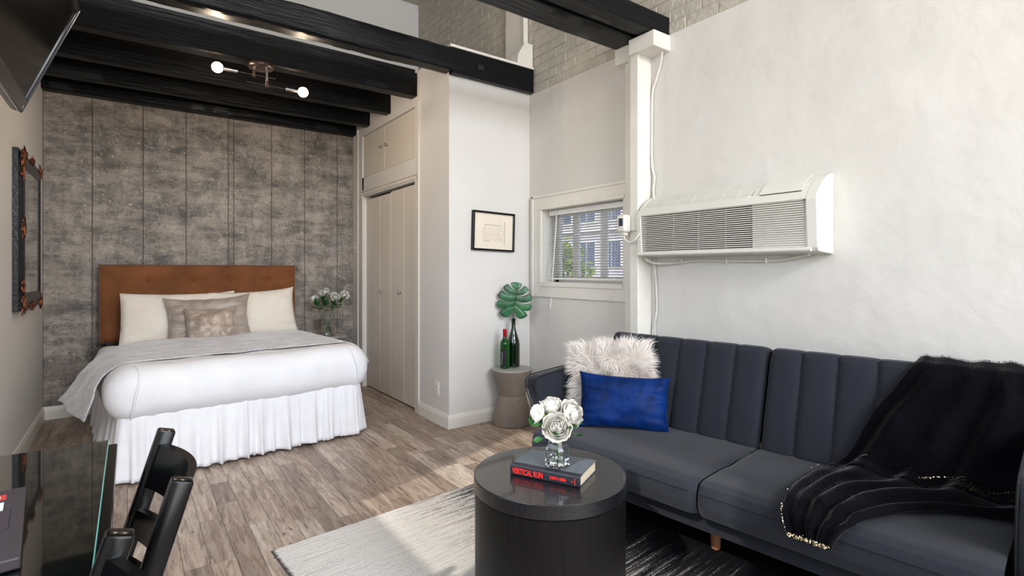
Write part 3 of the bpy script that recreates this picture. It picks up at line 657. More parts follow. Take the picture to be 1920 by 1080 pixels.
for k in range(110):
    a = rr.uniform(0, 2*PI); q = rr.random()**.5; cx, cz = rr.choice(((.075, .07), (.08, .03), (.085, -.01), (.07, -.045), (-.095, .03), (-.098, -.02)))
    x, z = cx+.022*q*math.cos(a), cz+.025*q*math.sin(a); ln(x, z, x+rr.uniform(-.008, .008), z+rr.uniform(-.008, .008), .0005)
b.build('drawing', INK, fp, smooth=False, recalc=False)
B().box(.108, .111, -.0135, -.0125, -.1, .085).build('paper_edge', INK, fp, smooth=False)

# ------------------------------------------------------------ gilt-trimmed mirror on the left wall
mi = empty('wall_mirror', (XL, 4.75, 1.463)); tag(mi, 'black framed mirror with copper-coloured carved corners on the left wall', 'mirror')
MW, MH = .42, .50
T = Matrix(((0, 1, 0, 0), (1, 0, 0, 0), (0, 0, 1, 0), (0, 0, 0, 1)))   # local x->y
def moulding(b, w, h, t, steps):
    # mitred frame from a profile: (inset, height)
    for i in range(len(steps)-1):
        (a0, d0), (a1, d1) = steps[i], steps[i+1]
        ca = [(-w+a0, -h+a0), (w-a0, -h+a0), (w-a0, h-a0), (-w+a0, h-a0)]; cb_ = [(-w+a1, -h+a1), (w-a1, -h+a1), (w-a1, h-a1), (-w+a1, h-a1)]
        for k in range(4):
            l = (k+1) % 4
            b.raw([(d0, *ca[k]), (d0, *ca[l]), (d1, *cb_[l]), (d1, *cb_[k])], [(0, 1, 2, 3)])
b = B(); moulding(b, MW, MH, 0, [(0, 0), (0, .028), (.006, .030), (.018, .040), (.028, .039), (.036, .043), (.055, .049), (.075, .049), (.082, .046), (.098, .048), (.110, .043), (.112, .03)])
b.build('mirror_frame', MFR, mi, smooth=True, ang=20)
B().box(.004, .042, -MW+.111, MW-.111, -MH+.111, MH-.111).build('mirror_glass', MGL, mi, smooth=False)
rr = random.Random(11)
def carve(y, z, sy, sz, n=26):
    b = B()
    for k in range(n):
        a = rr.uniform(0, 2*PI); q = rr.random()**.6
        r_ = rr.uniform(.007, .014)
        b.sphere(((.044+rr.uniform(-.004, .003)), y+sy*q*math.cos(a), z+sz*q*math.sin(a)), r_, 7, 5, (.45, 1, 1.25))
    for k in range(4):
        a0 = rr.uniform(0, 6)
        b.tube([(.050, y+sy*(.2+.17*t)*math.cos(a0+t*.6), z+sz*(.2+.17*t)*math.sin(a0+t*.6)) for t in range(6)], [.006, .007, .006, .005, .004, .003], 6)
    b.build('carved_ornament', GOLD, mi)
carve(-MW+.055, MH-.05, .06, .07); carve(MW-.035, MH-.03, .035, .05, 18); carve(-MW+.055, -MH+.05, .06, .07); carve(MW-.035, -MH+.03, .035, .05, 18)
carve(-MW+.06, 0.02, .045, .07, 26); carve(0, MH-.015, .09, .022, 20); carve(0, -MH+.015, .09, .022, 20); carve(-MW+.12, -MH+.02, .06, .02, 12); carve(-MW+.12, MH-.02, .06, .02, 12)
carve(-MW+.025, MH-.14, .010, .06, 10); carve(-MW+.025, -MH+.14, .010, .06, 10)

# ------------------------------------------------------------ television on the left wall
tvr = empty('television', (-.45, 3.56, 2.006), rot=(0, R(21.5), 0)); tag(tvr, 'flat black television tilted down from the left wall', 'television')
TW, TH = 1.05, .62
B().box(-.035, -.004, -TW, 0, 0, TH, bev=.006).build('rear_shell', TVS, tvr, smooth=False)
b = B().box(-.008, .012, -TW, 0, 0, .07, bev=.004); b.box(-.008, .012, -TW, 0, TH-.03, TH, bev=.004); b.box(-.008, .012, -TW, -TW+.03, .03, TH-.03, bev=.004)
b.build('bezel', TVB, tvr, smooth=False)
B().box(-.008, .014, -.014, 0, .0, TH, bev=.005).build('side_bezel', TVS, tvr, smooth=False)
B().box(-.008, .010, -.038, -.014, .06, TH-.03, bev=.003).build('inner_bezel', TVB, tvr, smooth=False)
B().box(-.006, .004, -TW+.03, -.036, .065, TH-.03).build('screen', SCRN, tvr, smooth=False)
b = B()
for (a, c_) in (((0, 0), (.017, .0)), ((.017, 0), (.0085, .018)), ((.0085, .018), (0, 0))):
    p, q = Vector((.0135, -.05+a[0]*1, .018+a[1])), Vector((.0135, -.05+c_[0], .018+c_[1])); n = Vector((0, -(q-p).z, (q-p).y)).normalized()*.0016
    b.raw([p-n, q-n, q+n, p+n], [(0, 1, 2, 3)])
b.raw([(.0135, -.0435, .021), (.0135, -.0395, .021), (.0135, -.0395, .028), (.0135, -.0435, .028)], [(0, 1, 2, 3)])
b.build('triangle_emblem', WHT, tvr, smooth=False, recalc=False)
B().box(-.16, -.03, -.62, -.42, .22, .46, bev=.01).build('wall_bracket', BLKM, tvr, smooth=False)

# ------------------------------------------------------------ bed
bed = empty('bed', (.51, 5.52, 0), R(5.5)); tag(bed, 'double bed with brown tufted headboard and white ruffled bed skirt', 'bed')
HW, LN = .74, 1.76
B().box(-HW+.03, HW-.03, -LN+.03, -.02, .12, .34, bev=.02).build('box_spring', SHEET, bed, smooth=False)
b = B()
def rbox(b, x0, x1, y0, y1, z0, z1, r, nx, ny, nzz, wr=0., sd=0., ws=6.):
    t = bmesh.new(); bmesh.ops.create_cube(t, size=1)
    bmesh.ops.subdivide_edges(t, edges=[e for e in t.edges if abs(e.verts[0].co.x-e.verts[1].co.x) > .5], cuts=nx-1, use_grid_fill=True)
    bmesh.ops.subdivide_edges(t, edges=[e for e in t.edges if abs(e.verts[0].co.y-e.verts[1].co.y) > .5], cuts=ny-1, use_grid_fill=True)
    bmesh.ops.subdivide_edges(t, edges=[e for e in t.edges if abs(e.verts[0].co.z-e.verts[1].co.z) > .5], cuts=nzz-1, use_grid_fill=True)
    for v in t.verts:
        # denser sampling near the edges
        q = [math.copysign(abs(2*c)**.8, c) for c in v.co]
        p = Vector(((x0+x1)/2+q[0]*(x1-x0)/2, (y0+y1)/2+q[1]*(y1-y0)/2, (z0+z1)/2+q[2]*(z1-z0)/2))
        c_ = Vector((min(max(p.x, x0+r), x1-r), min(max(p.y, y0+r), y1-r), min(max(p.z, z0+min(r, (z1-z0)/2)), z1-min(r, (z1-z0)/2))))
        d = p-c_
        if d.length > 1e-6: p = c_+d.normalized()*r*max(abs(d.x), abs(d.y), abs(d.z))/r
        if wr:
            n = (p-c_).normalized() if (p-c_).length > 1e-4 else Vector((0, 0, 1))
            p = p+n*wr*(nz(p.x+sd, p.y, p.z, ws)+.5*nz(p.x, p.y+sd, p.z, ws*2.3))
        v.co = p
    b._add(t)
rbox(b, -HW, HW, -LN, -.01, .33, .60, .07, 40, 40, 8)
b.build('mattress', SHEET, bed)
# headboard stands square to the wall
HB = Matrix.Rotation(-R(5.5), 4, 'Z')
hb = empty('headboard', (0, 0, 0)); bpy.data.objects.remove(hb)
def hbmesh(fn):
    bm_ = fn; bm_.bm.transform(HB @ Matrix.Translation((.055, .0, 0))); return bm_
btn = [(-.44, 1.125), (-.1, 1.125), (.20, 1.125), (.52, 1.125)]
b = B(); hx, hz0, hz1 = .78, .60, 1.265
def hbfront(u, v):
    x = -hx+2*hx*u; z = hz0+(hz1-hz0)*v
    ex = min(x+hx, hx-x, z-hz0, hz1-z); d = .055+.025*(1-math.exp(-max(ex, 0)/.02)) if ex > 0 else .03
    for bx_, bz_ in btn:
        rr_ = math.hypot(x-bx_, z-bz_); d -= .014*math.exp(-(rr_/.035)**2)
        d -= .004*math.exp(-(abs(x-bx_)/.008)**2)*(1 if z > 1.125 else .3)
    d -= .003*math.exp(-(abs(z-1.125)/.012)**2)
    return (x, .10-d-.02, z)
b.grid(110, 50, hbfront); b.box(-hx, hx, .04, .13, hz0, hz1, bev=.01)
hbmesh(b).build('headboard', LEA, bed)
hbo = [c_ for c_ in bed.children if c_.name.startswith('headboard')][0]
for bx_, bz_ in btn:
    b = B(); b.sphere((bx_, .012, bz_), .012, 12, 8, (1, .5, 1)); hbmesh(b).build('button', LEA, hbo)
for sx in (-.70, .66):
    b = B(); b.box(sx-.03, sx+.03, .03, .09, 0, .62, bev=.004); hbmesh(b).build('headboard_post', LINEN, bed, smooth=False)
for (lx, ly) in ((-.66, -.1), (.66, -.1), (-.66, -LN+.14), (.66, -LN+.14)): B().box(lx-.03, lx+.03, ly-.03, ly+.03, 0, .13).build('leg', LINEN, bed, smooth=False)
# ruffled skirt round three sides
path = []
def skirt_pt(s):
    L1 = LN-.1; L2 = 2*HW
    if s < L1: return (-HW, -.1-s), (-1, 0)
    if s < L1+L2: return (-HW+(s-L1), -LN), (0, -1)
    return (HW, -LN+(s-L1-L2)), (1, 0)
tot = 2*(LN-.1)+2*HW
def skirt(u, v):
    s = u*tot*.99999; (x, y), (nx_, ny_) = skirt_pt(s)
    L1 = LN-.1
    k = 1.0
    for cst in (L1, L1+2*HW):
        d = s-cst
        if abs(d) < .06:
            t = (d+.06)/.12*PI/2
            if cst == L1: cx, cy = -HW+.06, -LN+.06; ang = PI+t
            else: cx, cy = HW-.06, -LN+.06; ang = 1.5*PI+t
            nx_, ny_ = math.cos(ang), math.sin(ang); x, y = cx+.06*nx_, cy+.06*ny_
    drop = 1-v
    # irregular gathers: sharp thin ridges with wide valleys, fanning out from the band
    f1 = 42*s+6.5*nz(s*3.1, 1.7)+2.2*nz(s*11, .3)+.5*drop*nz(s*6, 9)
    wv = (.5+.5*math.sin(f1))**3+.6*(.5+.5*math.sin(f1*1.9+2+3*nz(s*5, 3)))**4*(.4+drop)+.3*nz(s*24, v*1.2, 4)
    amp = .006+.034*drop**.9*(.55+.9*abs(nz(s*3, 5.2)))
    off = -.012+.034*drop+amp*(wv-.3)
    z = .010+.40*v+(.008*math.sin(f1*.5)*(drop > .95))
    if v < .02: z = .008+.010*(1+nz(s*9, 7))
    return (x+nx_*off, y+ny_*off, z)
sk = B().grid(900, 14, skirt).build('bed_skirt', SKIRT, bed, recalc=False, ang=80); solid(sk, .002)

# duvet (own thing) lies on the mattress
dv = empty('duvet', (.51, 5.52, .34), R(5.5)); tag(dv, 'thick white quilted duvet folded over the bed foot', 'duvet')
b = B(); DX, DY0, DY1, DZ = .80, -LN-.055, -.42, .315
rbox(b, -DX, DX, DY0, DY1, 0, DZ, .145, 70, 60, 14, wr=.012, sd=3, ws=3.2)
b.build('quilt', QUILT, dv)
def edge_prof(sx):
    r = .147; pts = []
    for k in range(13):
        a = PI*(k/12-.5)
        pts.append((sx*(DX-.14+.0), DY0+r-r*math.cos(a)-.004, DZ/2+(DZ/2-r)*math.copysign(1, math.sin(a)) + (r)*math.sin(a)*1.0))
    return pts
for sx in (-1, 1): B().tube([(p[0]+sx*.02*math.sin(i*.5), p[1], p[2]) for i, p in enumerate(edge_prof(sx))], .006, 6).build('piping', QUILT, dv)

# silver runner across the duvet
ru = empty('bed_runner', (.51, 5.52, .34), R(5.5)); tag(ru, 'shimmering silver velvet throw laid across the duvet and hanging off its left', 'throw')
def runner(u, v):
    # u across the bed (left hang -> right hang), v from pillows (0) to front edge (1)
    s = -1.06+1.98*u           # arc position from the centre line
    hl = max(0, -s-.70)        # amount hanging at left
    hr = max(0, s-.70)
    yb = -.50 - .10*(max(0, -s-.1)**1.5) - .56*min(1, max(0, -s-.45)/.60)**1.1
    yf = -1.56-.03*nz(s*3, 2)-.04*hl
    if hr: yf = -1.54-.18*hr/.3
    y = yb+(yf-yb)*v
    r = .16; a = DX-r+.012
    off = .017+.004*nz(s*7, y*7, 1)+.0025*nz(s*18, y*18, 3)
    rr_ = r+off
    qa = rr_*PI/2
    sa = abs(s); sg = -1 if s < 0 else 1
    if sa < a: x, z = s, DZ+off
    elif sa < a+qa:
        t = (sa-a)/rr_; x = sg*(a+rr_*math.sin(t)); z = DZ+off-rr_*(1-math.cos(t))
    else:
        dr_ = sa-a-qa; x = sg*(a+rr_+ (dr_*.30 if sg < 0 else -.02*dr_)); z = DZ+off-rr_-dr_*.95
    if sg < 0 and sa > a+.05:
        k = min(1, (sa-a-.05)/.4)
        fold = math.sin(y*17+2.5*nz(y*3, 1))*.5+.5
        x -= k*(.03*fold+.02+.13*max(0, (1-v))**1.3*k); z += .02*k*math.sin(y*9)+.03*k*(1-v)
    return (x, y, z)
rn = B().grid(190, 70, runner).build('runner_cloth', SILV, ru, recalc=False, ang=80); solid(rn, .010, 1)

# pillows
def pillow(w_, h_, t_, n=36, pinch=.10, wr=.01, sd=0., ear=.0, sag=0.):
    b = B()
    def side(sg):
        def f(u, v):
            x, z = 2*u-1, 2*v-1
            ed = (1-abs(x)**2.6)*(1-abs(z)**2.6)
            th = t_*.5*max(ed, 0)**.42
            # concave edges between the corners
            px = x*w_/2*(1-pinch*(1-z*z)*abs(x)**2*.55); pz = z*h_/2*(1-pinch*(1-x*x)*abs(z)**2)
            if ear: px *= 1+ear*abs(x*z)**4; pz *= 1+ear*abs(x*z)**4
            rim = max(abs(x), abs(z)); wv = wr*ed**.3*(nz(x*2.2+sd, z*2.2, sg)+.7*(rim**3)*math.sin(14*(x if abs(z) > abs(x) else z)+3*nz(x*3, z*3, sd)))
            pz -= sag*(1-x*x)*(z > 0)*z
            return (px, sg*(th+wv*(.2 if ed < .02 else 1)), pz)
        return f
    b.grid(n, n, side(-1)); b.grid(n, n, side(1)); return b
def put_pillow(name, bm_, m, loc, ax, lean, label, cat='pillow', group=None, th=0, base=True):
    """ax: horizontal world direction of the pillow's width; lean: backwards tilt"""
    ang = math.atan2(ax[1], ax[0])
    o = empty(name, loc, 0); o.rotation_mode = 'XYZ'
    o.rotation_euler = (R(-lean), R(th), ang); tag(o, label, cat, group)
    bm_.build('cushion' if cat == 'cushion' else 'pillow_body', m, o, weld=.0004)
    return o
PG = 'white pillows against the headboard'
put_pillow('bed_pillow', pillow(.70, .46, .19, wr=.016, sd=1, pinch=.06), PILW, (.275, 5.32, .80), (1, .0), 16, 'cream white pillow at the left end of the bed, leaning on the headboard', group=PG, th=1)
put_pillow('bed_pillow', pillow(.70, .46, .19, wr=.016, sd=5, pinch=.06, ear=.04), PILW, (.945, 5.35, .805), (1, .05), 15, 'white pillow at the right end of the bed beside the vase of roses', group=PG, th=-3)
put_pillow('bed_pillow', pillow(.60, .42, .14, wr=.016, sd=8, pinch=.03), PILW, (.50, 5.43, .795), (1, .0), 10, 'white pillow mostly hidden behind the taupe ones, only its top edge showing', group=PG, th=-5)
put_pillow('bed_pillow', pillow(.62, .40, .15, wr=.026, sd=12, pinch=.10, ear=.07), TAUP, (.55, 5.15, .795), (1, .02), 18, 'large smooth taupe velvet pillow behind the small square cushion', th=-2)
sp = put_pillow('bed_cushion', pillow(.375, .31, .14, wr=.020, sd=17, pinch=.09, ear=.05), TAUP2, (.55, 5.0, .755), (1, .03), 20, 'small crushed taupe velvet cushion at the front of the bed pillows', 'cushion', th=-1)

# ------------------------------------------------------------ flowers
petal_me = {}
def shell(r, thm, flare, wid, t=None, M=None, nu=6, nv=7, wob=0.):
    """one cupped petal: a patch of a sphere that opens outwards at its rim"""
    rows_ = []
    for j in range(nv+1):
        l = j/nv; th = thm*l; wl = wid*(math.sin(PI*(.12+.62*l))**.7)
        row = []
        for i in range(nu+1):
            a = (i/nu-.5)*2; rim = 1-.16*(abs(a)**2.5)*l
            th2 = th*rim; rad = r*(1+flare*l**3+.05*math.sin(a*5+wob)*l*l)
            row.append(Vector((rad*math.sin(th2)*math.sin(a*wl), -rad*math.sin(th2)*math.cos(a*wl), -rad*math.cos(th2))))
        rows_.append(row)
    return rows_
def petal_mesh(r, thm, flare, wid):
    key = (r, thm, flare, wid)
    if key not in petal_me:
        b = B(); rw_ = shell(r, R(thm), flare, wid)
        g_ = [[b.bm.verts.new(p) for p in row] for row in rw_]
        for j in range(len(g_)-1):
            for i in range(len(g_[0])-1): b.bm.faces.new((g_[j][i], g_[j][i+1], g_[j+1][i+1], g_[j+1][i]))
        petal_me[key] = b.mesh('petal', PETAL, recalc=False, ang=85)
    return petal_me[key]
def bloom_core(r, name='bloom_center'):
    b = B(); rr_ = random.Random(2)
    for (n, rad, thm, wid) in ((3, .16, 150, 1.2), (4, .30, 142, .95), (5, .44, 134, .8), (5, .57, 126, .78)):
        for k in range(n):
            M = Matrix.Rotation(2*PI*k/n+rad*7, 4, 'Z') @ Matrix.Rotation(R(rr_.uniform(-6, 6)), 4, 'X')
            rw_ = shell(r*rad, R(thm), .10, wid, wob=k)
            g_ = [[b.bm.verts.new(M @ (p+Vector((0, 0, r*(.35-rad*.35))))) for p in row] for row in rw_]
            for j in range(len(g_)-1):
                for i in range(len(g_[0])-1): b.bm.faces.new((g_[j][i], g_[j][i+1], g_[j+1][i+1], g_[j+1][i]))
    return b.mesh(name, PETAL, recalc=False, ang=85)
def leaf_mesh(L, Wd, m, curl=.2, serr=.12):
    def f(u, v):
        s = math.sin(PI*min(1, v*1.02))**.8*(1+serr*math.sin(v*28)); x = (u-.5)*Wd*s; return (x, curl*L*v*v+abs(x)*.35, L*v)
    return B().grid(4, 10, f).mesh('leaf', m, recalc=False, ang=80)
LF = leaf_mesh(.045, .026, LEAF2); LFs = leaf_mesh(.05, .024, LEAF2, .35)
def rose(name, base, tip, r, aim, label, group, petals=True, leaves=2, seed=0, lsc=1., rings=((5, .70, 116, .10, .82), (6, .84, 102, .16, .72), (7, .98, 84, .26, .62))):
    e = empty(name, base); tag(e, label, 'flower', group); rr_ = random.Random(seed)
    d = Vector(tip)-Vector(base); aim = Vector(aim).normalized()
    mid = d*.5+Vector((d.x*.15, d.y*.15, -.0)); st_end = d-aim*r*1.25
    pts = [Vector((0, 0, 0)), d*.33+Vector((0, 0, .01)), d*.72, st_end]
    B().tube(pts, .0022 if r > .03 else .0028, 6).build('stem', STEM, e)
    q = aim.to_track_quat('Z', 'Y'); bl_ = empty('bloom', (0, 0, 0)); bl_.parent = e; bl_.location = d-aim*r*.2; bl_.rotation_mode = 'QUATERNION'; bl_.rotation_quaternion = q
    obj('bloom_center', core_me[round(r, 3)] if round(r, 3) in core_me else core_me.setdefault(round(r, 3), bloom_core(r)), bl_)
    if petals:
        for (n, rad, thm, fl_, wid) in rings:
            for k in range(n):
                a = 2*PI*k/n+rr_.uniform(-.12, .12)+thm
                obj('petal', petal_mesh(round(r*rad, 4), thm, fl_, wid), bl_, (0, 0, 0), (R(rr_.uniform(-7, 5)), 0, a))
    B().sphere((0, 0, -r*.98), r*.2, 8, 6).build('calyx', BUD, bl_)
    for k in range(leaves):
        t = .66+.22*k/max(1, leaves-1); p = d*t; a = rr_.uniform(0, 2*PI)
        obj('leaf', rr_.choice((LF, LFs)), e, p, (R(rr_.uniform(50, 100)), 0, a), (lsc*rr_.uniform(.7, 1.1),)*3)
    return e
core_me = {}

# coffee-table vase, book, drum table
dt = empty('drum_table', (1.175, 1.396, 0.004)); tag(dt, 'round espresso-black wooden drum table on the rug', 'table')
rT = .262
B().lathe([(0, .468), (rT-.004, .468), (rT, .472), (rT, .514), (rT-.003, .517), (0, .517)], 96).build('tabletop', ESPT, dt, ang=30)
B().lathe([(rT-.006, .03), (rT-.004, .034), (rT-.004, .466), (rT-.012, .468), (0, .468)], 96).build('drum_body', ESP, dt, ang=30)
B().lathe([(rT-.02, 0), (rT-.02, .03), (0, .03)], 64).build('plinth', BLKM, dt, ang=30)
ZT_ = .521
bk_ = empty('book', (1.183, 1.382, ZT_+.0002), math.atan2(-.894, .447)); tag(bk_, 'hardback book with red spine lettering under the flower vase', 'book')
bl_, bw_, bh_ = .125, .082, .036      # half length, half width, thickness; spine on -y side
B().box(-bl_, bl_, -bw_, bw_, 0, .0028, bev=.0008, seg=1).box(-bl_, bl_, -bw_, bw_, bh_-.0028, bh_, bev=.0008, seg=1).build('cover', BCOV, bk_, smooth=False)
B().prism([(-bw_-.004, .004), (-bw_-.006, bh_/2), (-bw_-.004, bh_-.004), (-bw_, bh_+.0002), (-bw_+.022, bh_+.0003), (-bw_+.022, bh_-.003), (-bw_+.004, bh_-.003), (-bw_+.004, .003), (-bw_, -.0001)], 'x', -bl_-.0004, bl_+.0004, bev=.0004, seg=1).build('spine', BSP, bk_, smooth=False)
B().box(-bl_+.003, bl_-.003, -bw_+.004, bw_-.004, .0028, bh_-.0028).build('pages', PAGES, bk_, smooth=False)
def text_obj(body, size, m, parent, loc, rot, sx=1., name='lettering', ext=.0003, align='LEFT', bold=0.):
    cu = bpy.data.curves.new('txt', 'FONT'); cu.body = body; cu.size = size; cu.extrude = ext; cu.align_x = align; cu.resolution_u = 2; cu.offset = bold
    to = bpy.data.objects.new('txt', cu); COL.objects.link(to); bpy.context.view_layer.update()
    me = bpy.data.meshes.new_from_object(to.evaluated_get(bpy.context.evaluated_depsgraph_get())); bpy.data.objects.remove(to)
    me.materials.clear(); me.materials.append(m); return obj(name, me, parent, loc, rot, (sx, 1, 1))
text_obj('VERTICAL RUN', .027, REDL, bk_, (-.116, -bw_-.0068, .0085), (R(90), 0, 0), .62, bold=.0005)
text_obj('JOSEPH R. GARBER', .0125, REDL, bk_, (.022, -bw_-.0068, .0135), (R(90), 0, 0), .55, bold=.0003)
b = B()
for k in range(4): b.box(.108, .1105, -bw_-.0072, -bw_-.006, .008+k*.0055, .0115+k*.0055)
b.box(.098, .102, -bw_-.0072, -bw_-.006, .015, .019); b.build('spine_emblem', REDL, bk_, smooth=False)

vx, vy, vz = 1.168, 1.347, ZT_+bh_+.0006
va = empty('glass_vase', (vx, vy, vz), R(22)); tag(va, 'small clear faceted glass vase standing on the book', 'vase')
def oct_lathe(prof, n=8):
    b = B(); rings = []
    for r_, z_ in prof:
        sq = [(1, .62), (.62, 1), (-.62, 1), (-1, .62), (-1, -.62), (-.62, -1), (.62, -1), (1, -.62)]
        rings.append([b.bm.verts.new((x_*r_, y_*r_, z_)) for x_, y_ in sq])
    for a, c_ in zip(rings, rings[1:]):
        for k in range(8): b.bm.faces.new((a[k], a[(k+1) % 8], c_[(k+1) % 8], c_[k]))
    b.bm.faces.new(rings[0][::-1]); b.bm.faces.new(rings[-1]); return b
oct_lathe([(.030, 0), (.035, .004), (.036, .058), (.034, .066), (.026, .078), (.0245, .088), (.027, .098), (.029, .104), (.0268, .104), (.0225, .092), (.0235, .080), (.0315, .064), (.0330, .056), (.0320, .010), (.026, .006)]).build('vase_glass', GLS, va, ang=20)
oct_lathe([(.0255, .0065), (.0315, .0105), (.0322, .028), (.0322, .0285)]).build('water', WATER, va, ang=20)
RG = 'white roses in the vase on the drum table'
FWD = Vector((.588, .809, 0)); RT = Vector((.809, -.588, 0))
def fp_(a, c_, h_): return tuple(Vector((vx, vy, h_))+RT*a+FWD*c_)
def aim_(a, c_, h_): return RT*a+FWD*c_+Vector((0, 0, h_))
bz = vz+.012
rose('white_rose', fp_(.004, 0, bz), fp_(-.004, -.035, .703),   .042, aim_(-.05, -.95, .55), 'largest white rose, at the front centre of the drum-table vase', RG, seed=1, leaves=1)
rose('white_rose', fp_(-.01, .01, bz), fp_(.062, .01, .738), .042, aim_(.65, -.55, .45), 'white rose leaning right in the drum-table vase', RG, seed=2, leaves=3)
rose('white_rose', fp_(.01, .01, bz), fp_(-.018, .038, .765), .037, aim_(-.1, -.2, 1), 'white rose standing up at the back of the drum-table vase', RG, seed=3, leaves=2)
rose('white_rose', fp_(.014, 0, bz), fp_(-.080, .0, .742), .031, aim_(-1, .15, .35), 'white rose drooping left and turned away in the drum-table vase', RG, seed=4, leaves=3)

for k, (a_, c_, z_, t_, q_) in enumerate(((.060, -.02, .690, 105, 2.6), (.070, .0, .665, 130, 2.2), (-.055, -.01, .700, 100, 4.2), (-.050, -.02, .655, 125, 3.9), (.045, -.03, .668, 140, 2.9), (-.075, .0, .715, 70, 4.4), (.085, .01, .70, 100, 2.3))):
    host = bpy.data.objects['white_rose.001'] if a_ > 0 else bpy.data.objects['white_rose.003']
    p0 = Vector(fp_(a_, c_, z_))-host.location
    pv = Vector(fp_(a_*.25, 0, .655))-host.location
    lf_ = B().tube([pv, pv*.4+p0*.6+Vector((0, 0, .006)), p0], .0012, 5).build('leaf_stalk', STEM, host)
    obj('leaf', LF if k % 2 else LFs, host, p0, (R(t_), R(15*k), q_), (.85, .85, .85))
# ------------------------------------------------------------ bedside table and vase of roses
ns_ = empty('bedside_table', (1.60, 5.33, 0)); tag(ns_, 'small round grey bedside table between bed and closet', 'table')
B().lathe([(0, .545), (.155, .545), (.17, .55), (.172, .558), (.165, .564), (0, .564)], 40).build('tabletop', CONT, ns_, ang=30)
B().lathe([(0, 0), (.13, 0), (.13, .02), (.075, .28), (.12, .53), (.15, .546), (0, .546)], 32).build('pedestal', CONC, ns_, ang=30)
v2 = empty('glass_vase', (1.60, 5.33, .5645)); tag(v2, 'tall clear cylinder vase on the bedside table', 'vase')
B().lathe([(0, 0), (.056, 0), (.060, .004), (.060, .236), (.0565, .236), (.0555, .012), (0, .010)], 32).build('vase_glass', GLS, v2, ang=30)
B().lathe([(0, .0105), (.0550, .0125), (.0555, .10), (0, .10)], 32).build('water', WATER, v2, ang=30)
rr = random.Random(21); G2 = 'white roses in the tall bedside vase'
sp2 = [(-.155, 0, .94, 'farthest left'), (-.095, .04, .985, 'second from the left'), (-.03, -.02, 1.005, 'topmost, in the middle'), (.04, .03, .965, 'just right of the middle'), (.085, -.03, .955, 'second from the right'), (.165, .02, .975, 'farthest right, against the closet wall')]
for k, (a, c_, z_, wd) in enumerate(sp2):
    p = Vector((1.60, 5.33, z_))+RT*a+FWD*c_
    rose('white_rose', tuple(Vector((1.60, 5.33, .58))+RT*(-a*.2)+FWD*(.02*math.sin(k))), tuple(p), .042, RT*a*6+FWD*(-.9)+Vector((0, 0, .7)), 'white rose %s of the bedside bouquet' % wd, G2, seed=30+k, leaves=9, lsc=1.5, rings=((5, .74, 112, .10, .8), (6, .95, 92, .22, .68)))

# ------------------------------------------------------------ concrete hourglass side table, bottles, monstera
cx_, cy_ = 2.457, 3.382
st_ = empty('side_table', (cx_, cy_, 0)); tag(st_, 'hourglass brown concrete side table in the corner under the drawing', 'table')
B().lathe([(0, .428), (.158, .428), (.160, .432), (.158, .438), (.148, .440), (0, .4395)], 48).build('tabletop', CONT, st_, ang=30)
B().lathe([(0, 0), (.148, 0), (.155, .008), (.156, .03), (.150, .08), (.112, .225), (.109, .232), (.112, .238), (.152, .40), (.158, .422), (.158, .428), (0, .428)], 48).build('pedestal', CONC, st_, ang=30)
bo = empty('wine_bottle', (2.400, 3.400, .4405)); tag(bo, 'small green wine bottle with red foil neck on the concrete side table', 'bottle')
B().lathe([(0, .004), (.03, 0), (.037, .004), (.038, .012), (.038, .19), (.034, .212), (.018, .232), (.0145, .25), (.0145, .305), (.012, .308), (0, .308)], 28).build('bottle_glass', GRNG, bo, ang=30)
B().lathe([(.0152, .250), (.0158, .252), (.0158, .305), (.016, .3105), (0, .311)], 24).build('foil', REDF, bo, ang=30)
b = B(); b.grid(12, 1, lambda u, v: (.0386*math.cos(R(175+80*u)), .0386*math.sin(R(175+80*u)), .02+.135*v)); b.build('label', LBLK, bo, recalc=False)
b = B()
for k in range(9):
    a = R(200+rr.uniform(-6, 6)); z_ = .035+k*.0115; b.box(.0389*math.cos(a)-.0005, .0389*math.cos(a)+.0005, .0389*math.sin(a)-.003, .0389*math.sin(a)+.003, z_, z_+.006, M=None)
b.build('label_print', WHT, bo, smooth=False)
bo2 = empty('wine_bottle', (2.505, 3.428, .4405)); tag(bo2, 'tall dark green magnum bottle holding the monstera leaf', 'bottle')
B().lathe([(0, .012), (.03, .002), (.044, 0), (.0505, .006), (.051, .17), (.047, .205), (.034, .25), (.022, .285), (.0165, .315), (.0150, .365), (.0175, .367), (.018, .380), (.0150, .385), (.0125, .385), (.0125, .32), (.02, .28), (.042, .20), (.046, .02), (0, .02)], 32).build('bottle_glass', DGRN, bo2, ang=30)
ml_ = empty('monstera_leaf', (2.505, 3.428, .50)); tag(ml_, 'single split monstera leaf standing in the tall dark bottle', 'leaf')
top = Vector((-.006, -.012, .402))
B().tube([(0, 0, 0), (.0, -.0, .30), (-.008, -.008, .36), tuple(top)], [.003, .0032, .0035, .003], 8).build('stem', DSTEM, ml_)
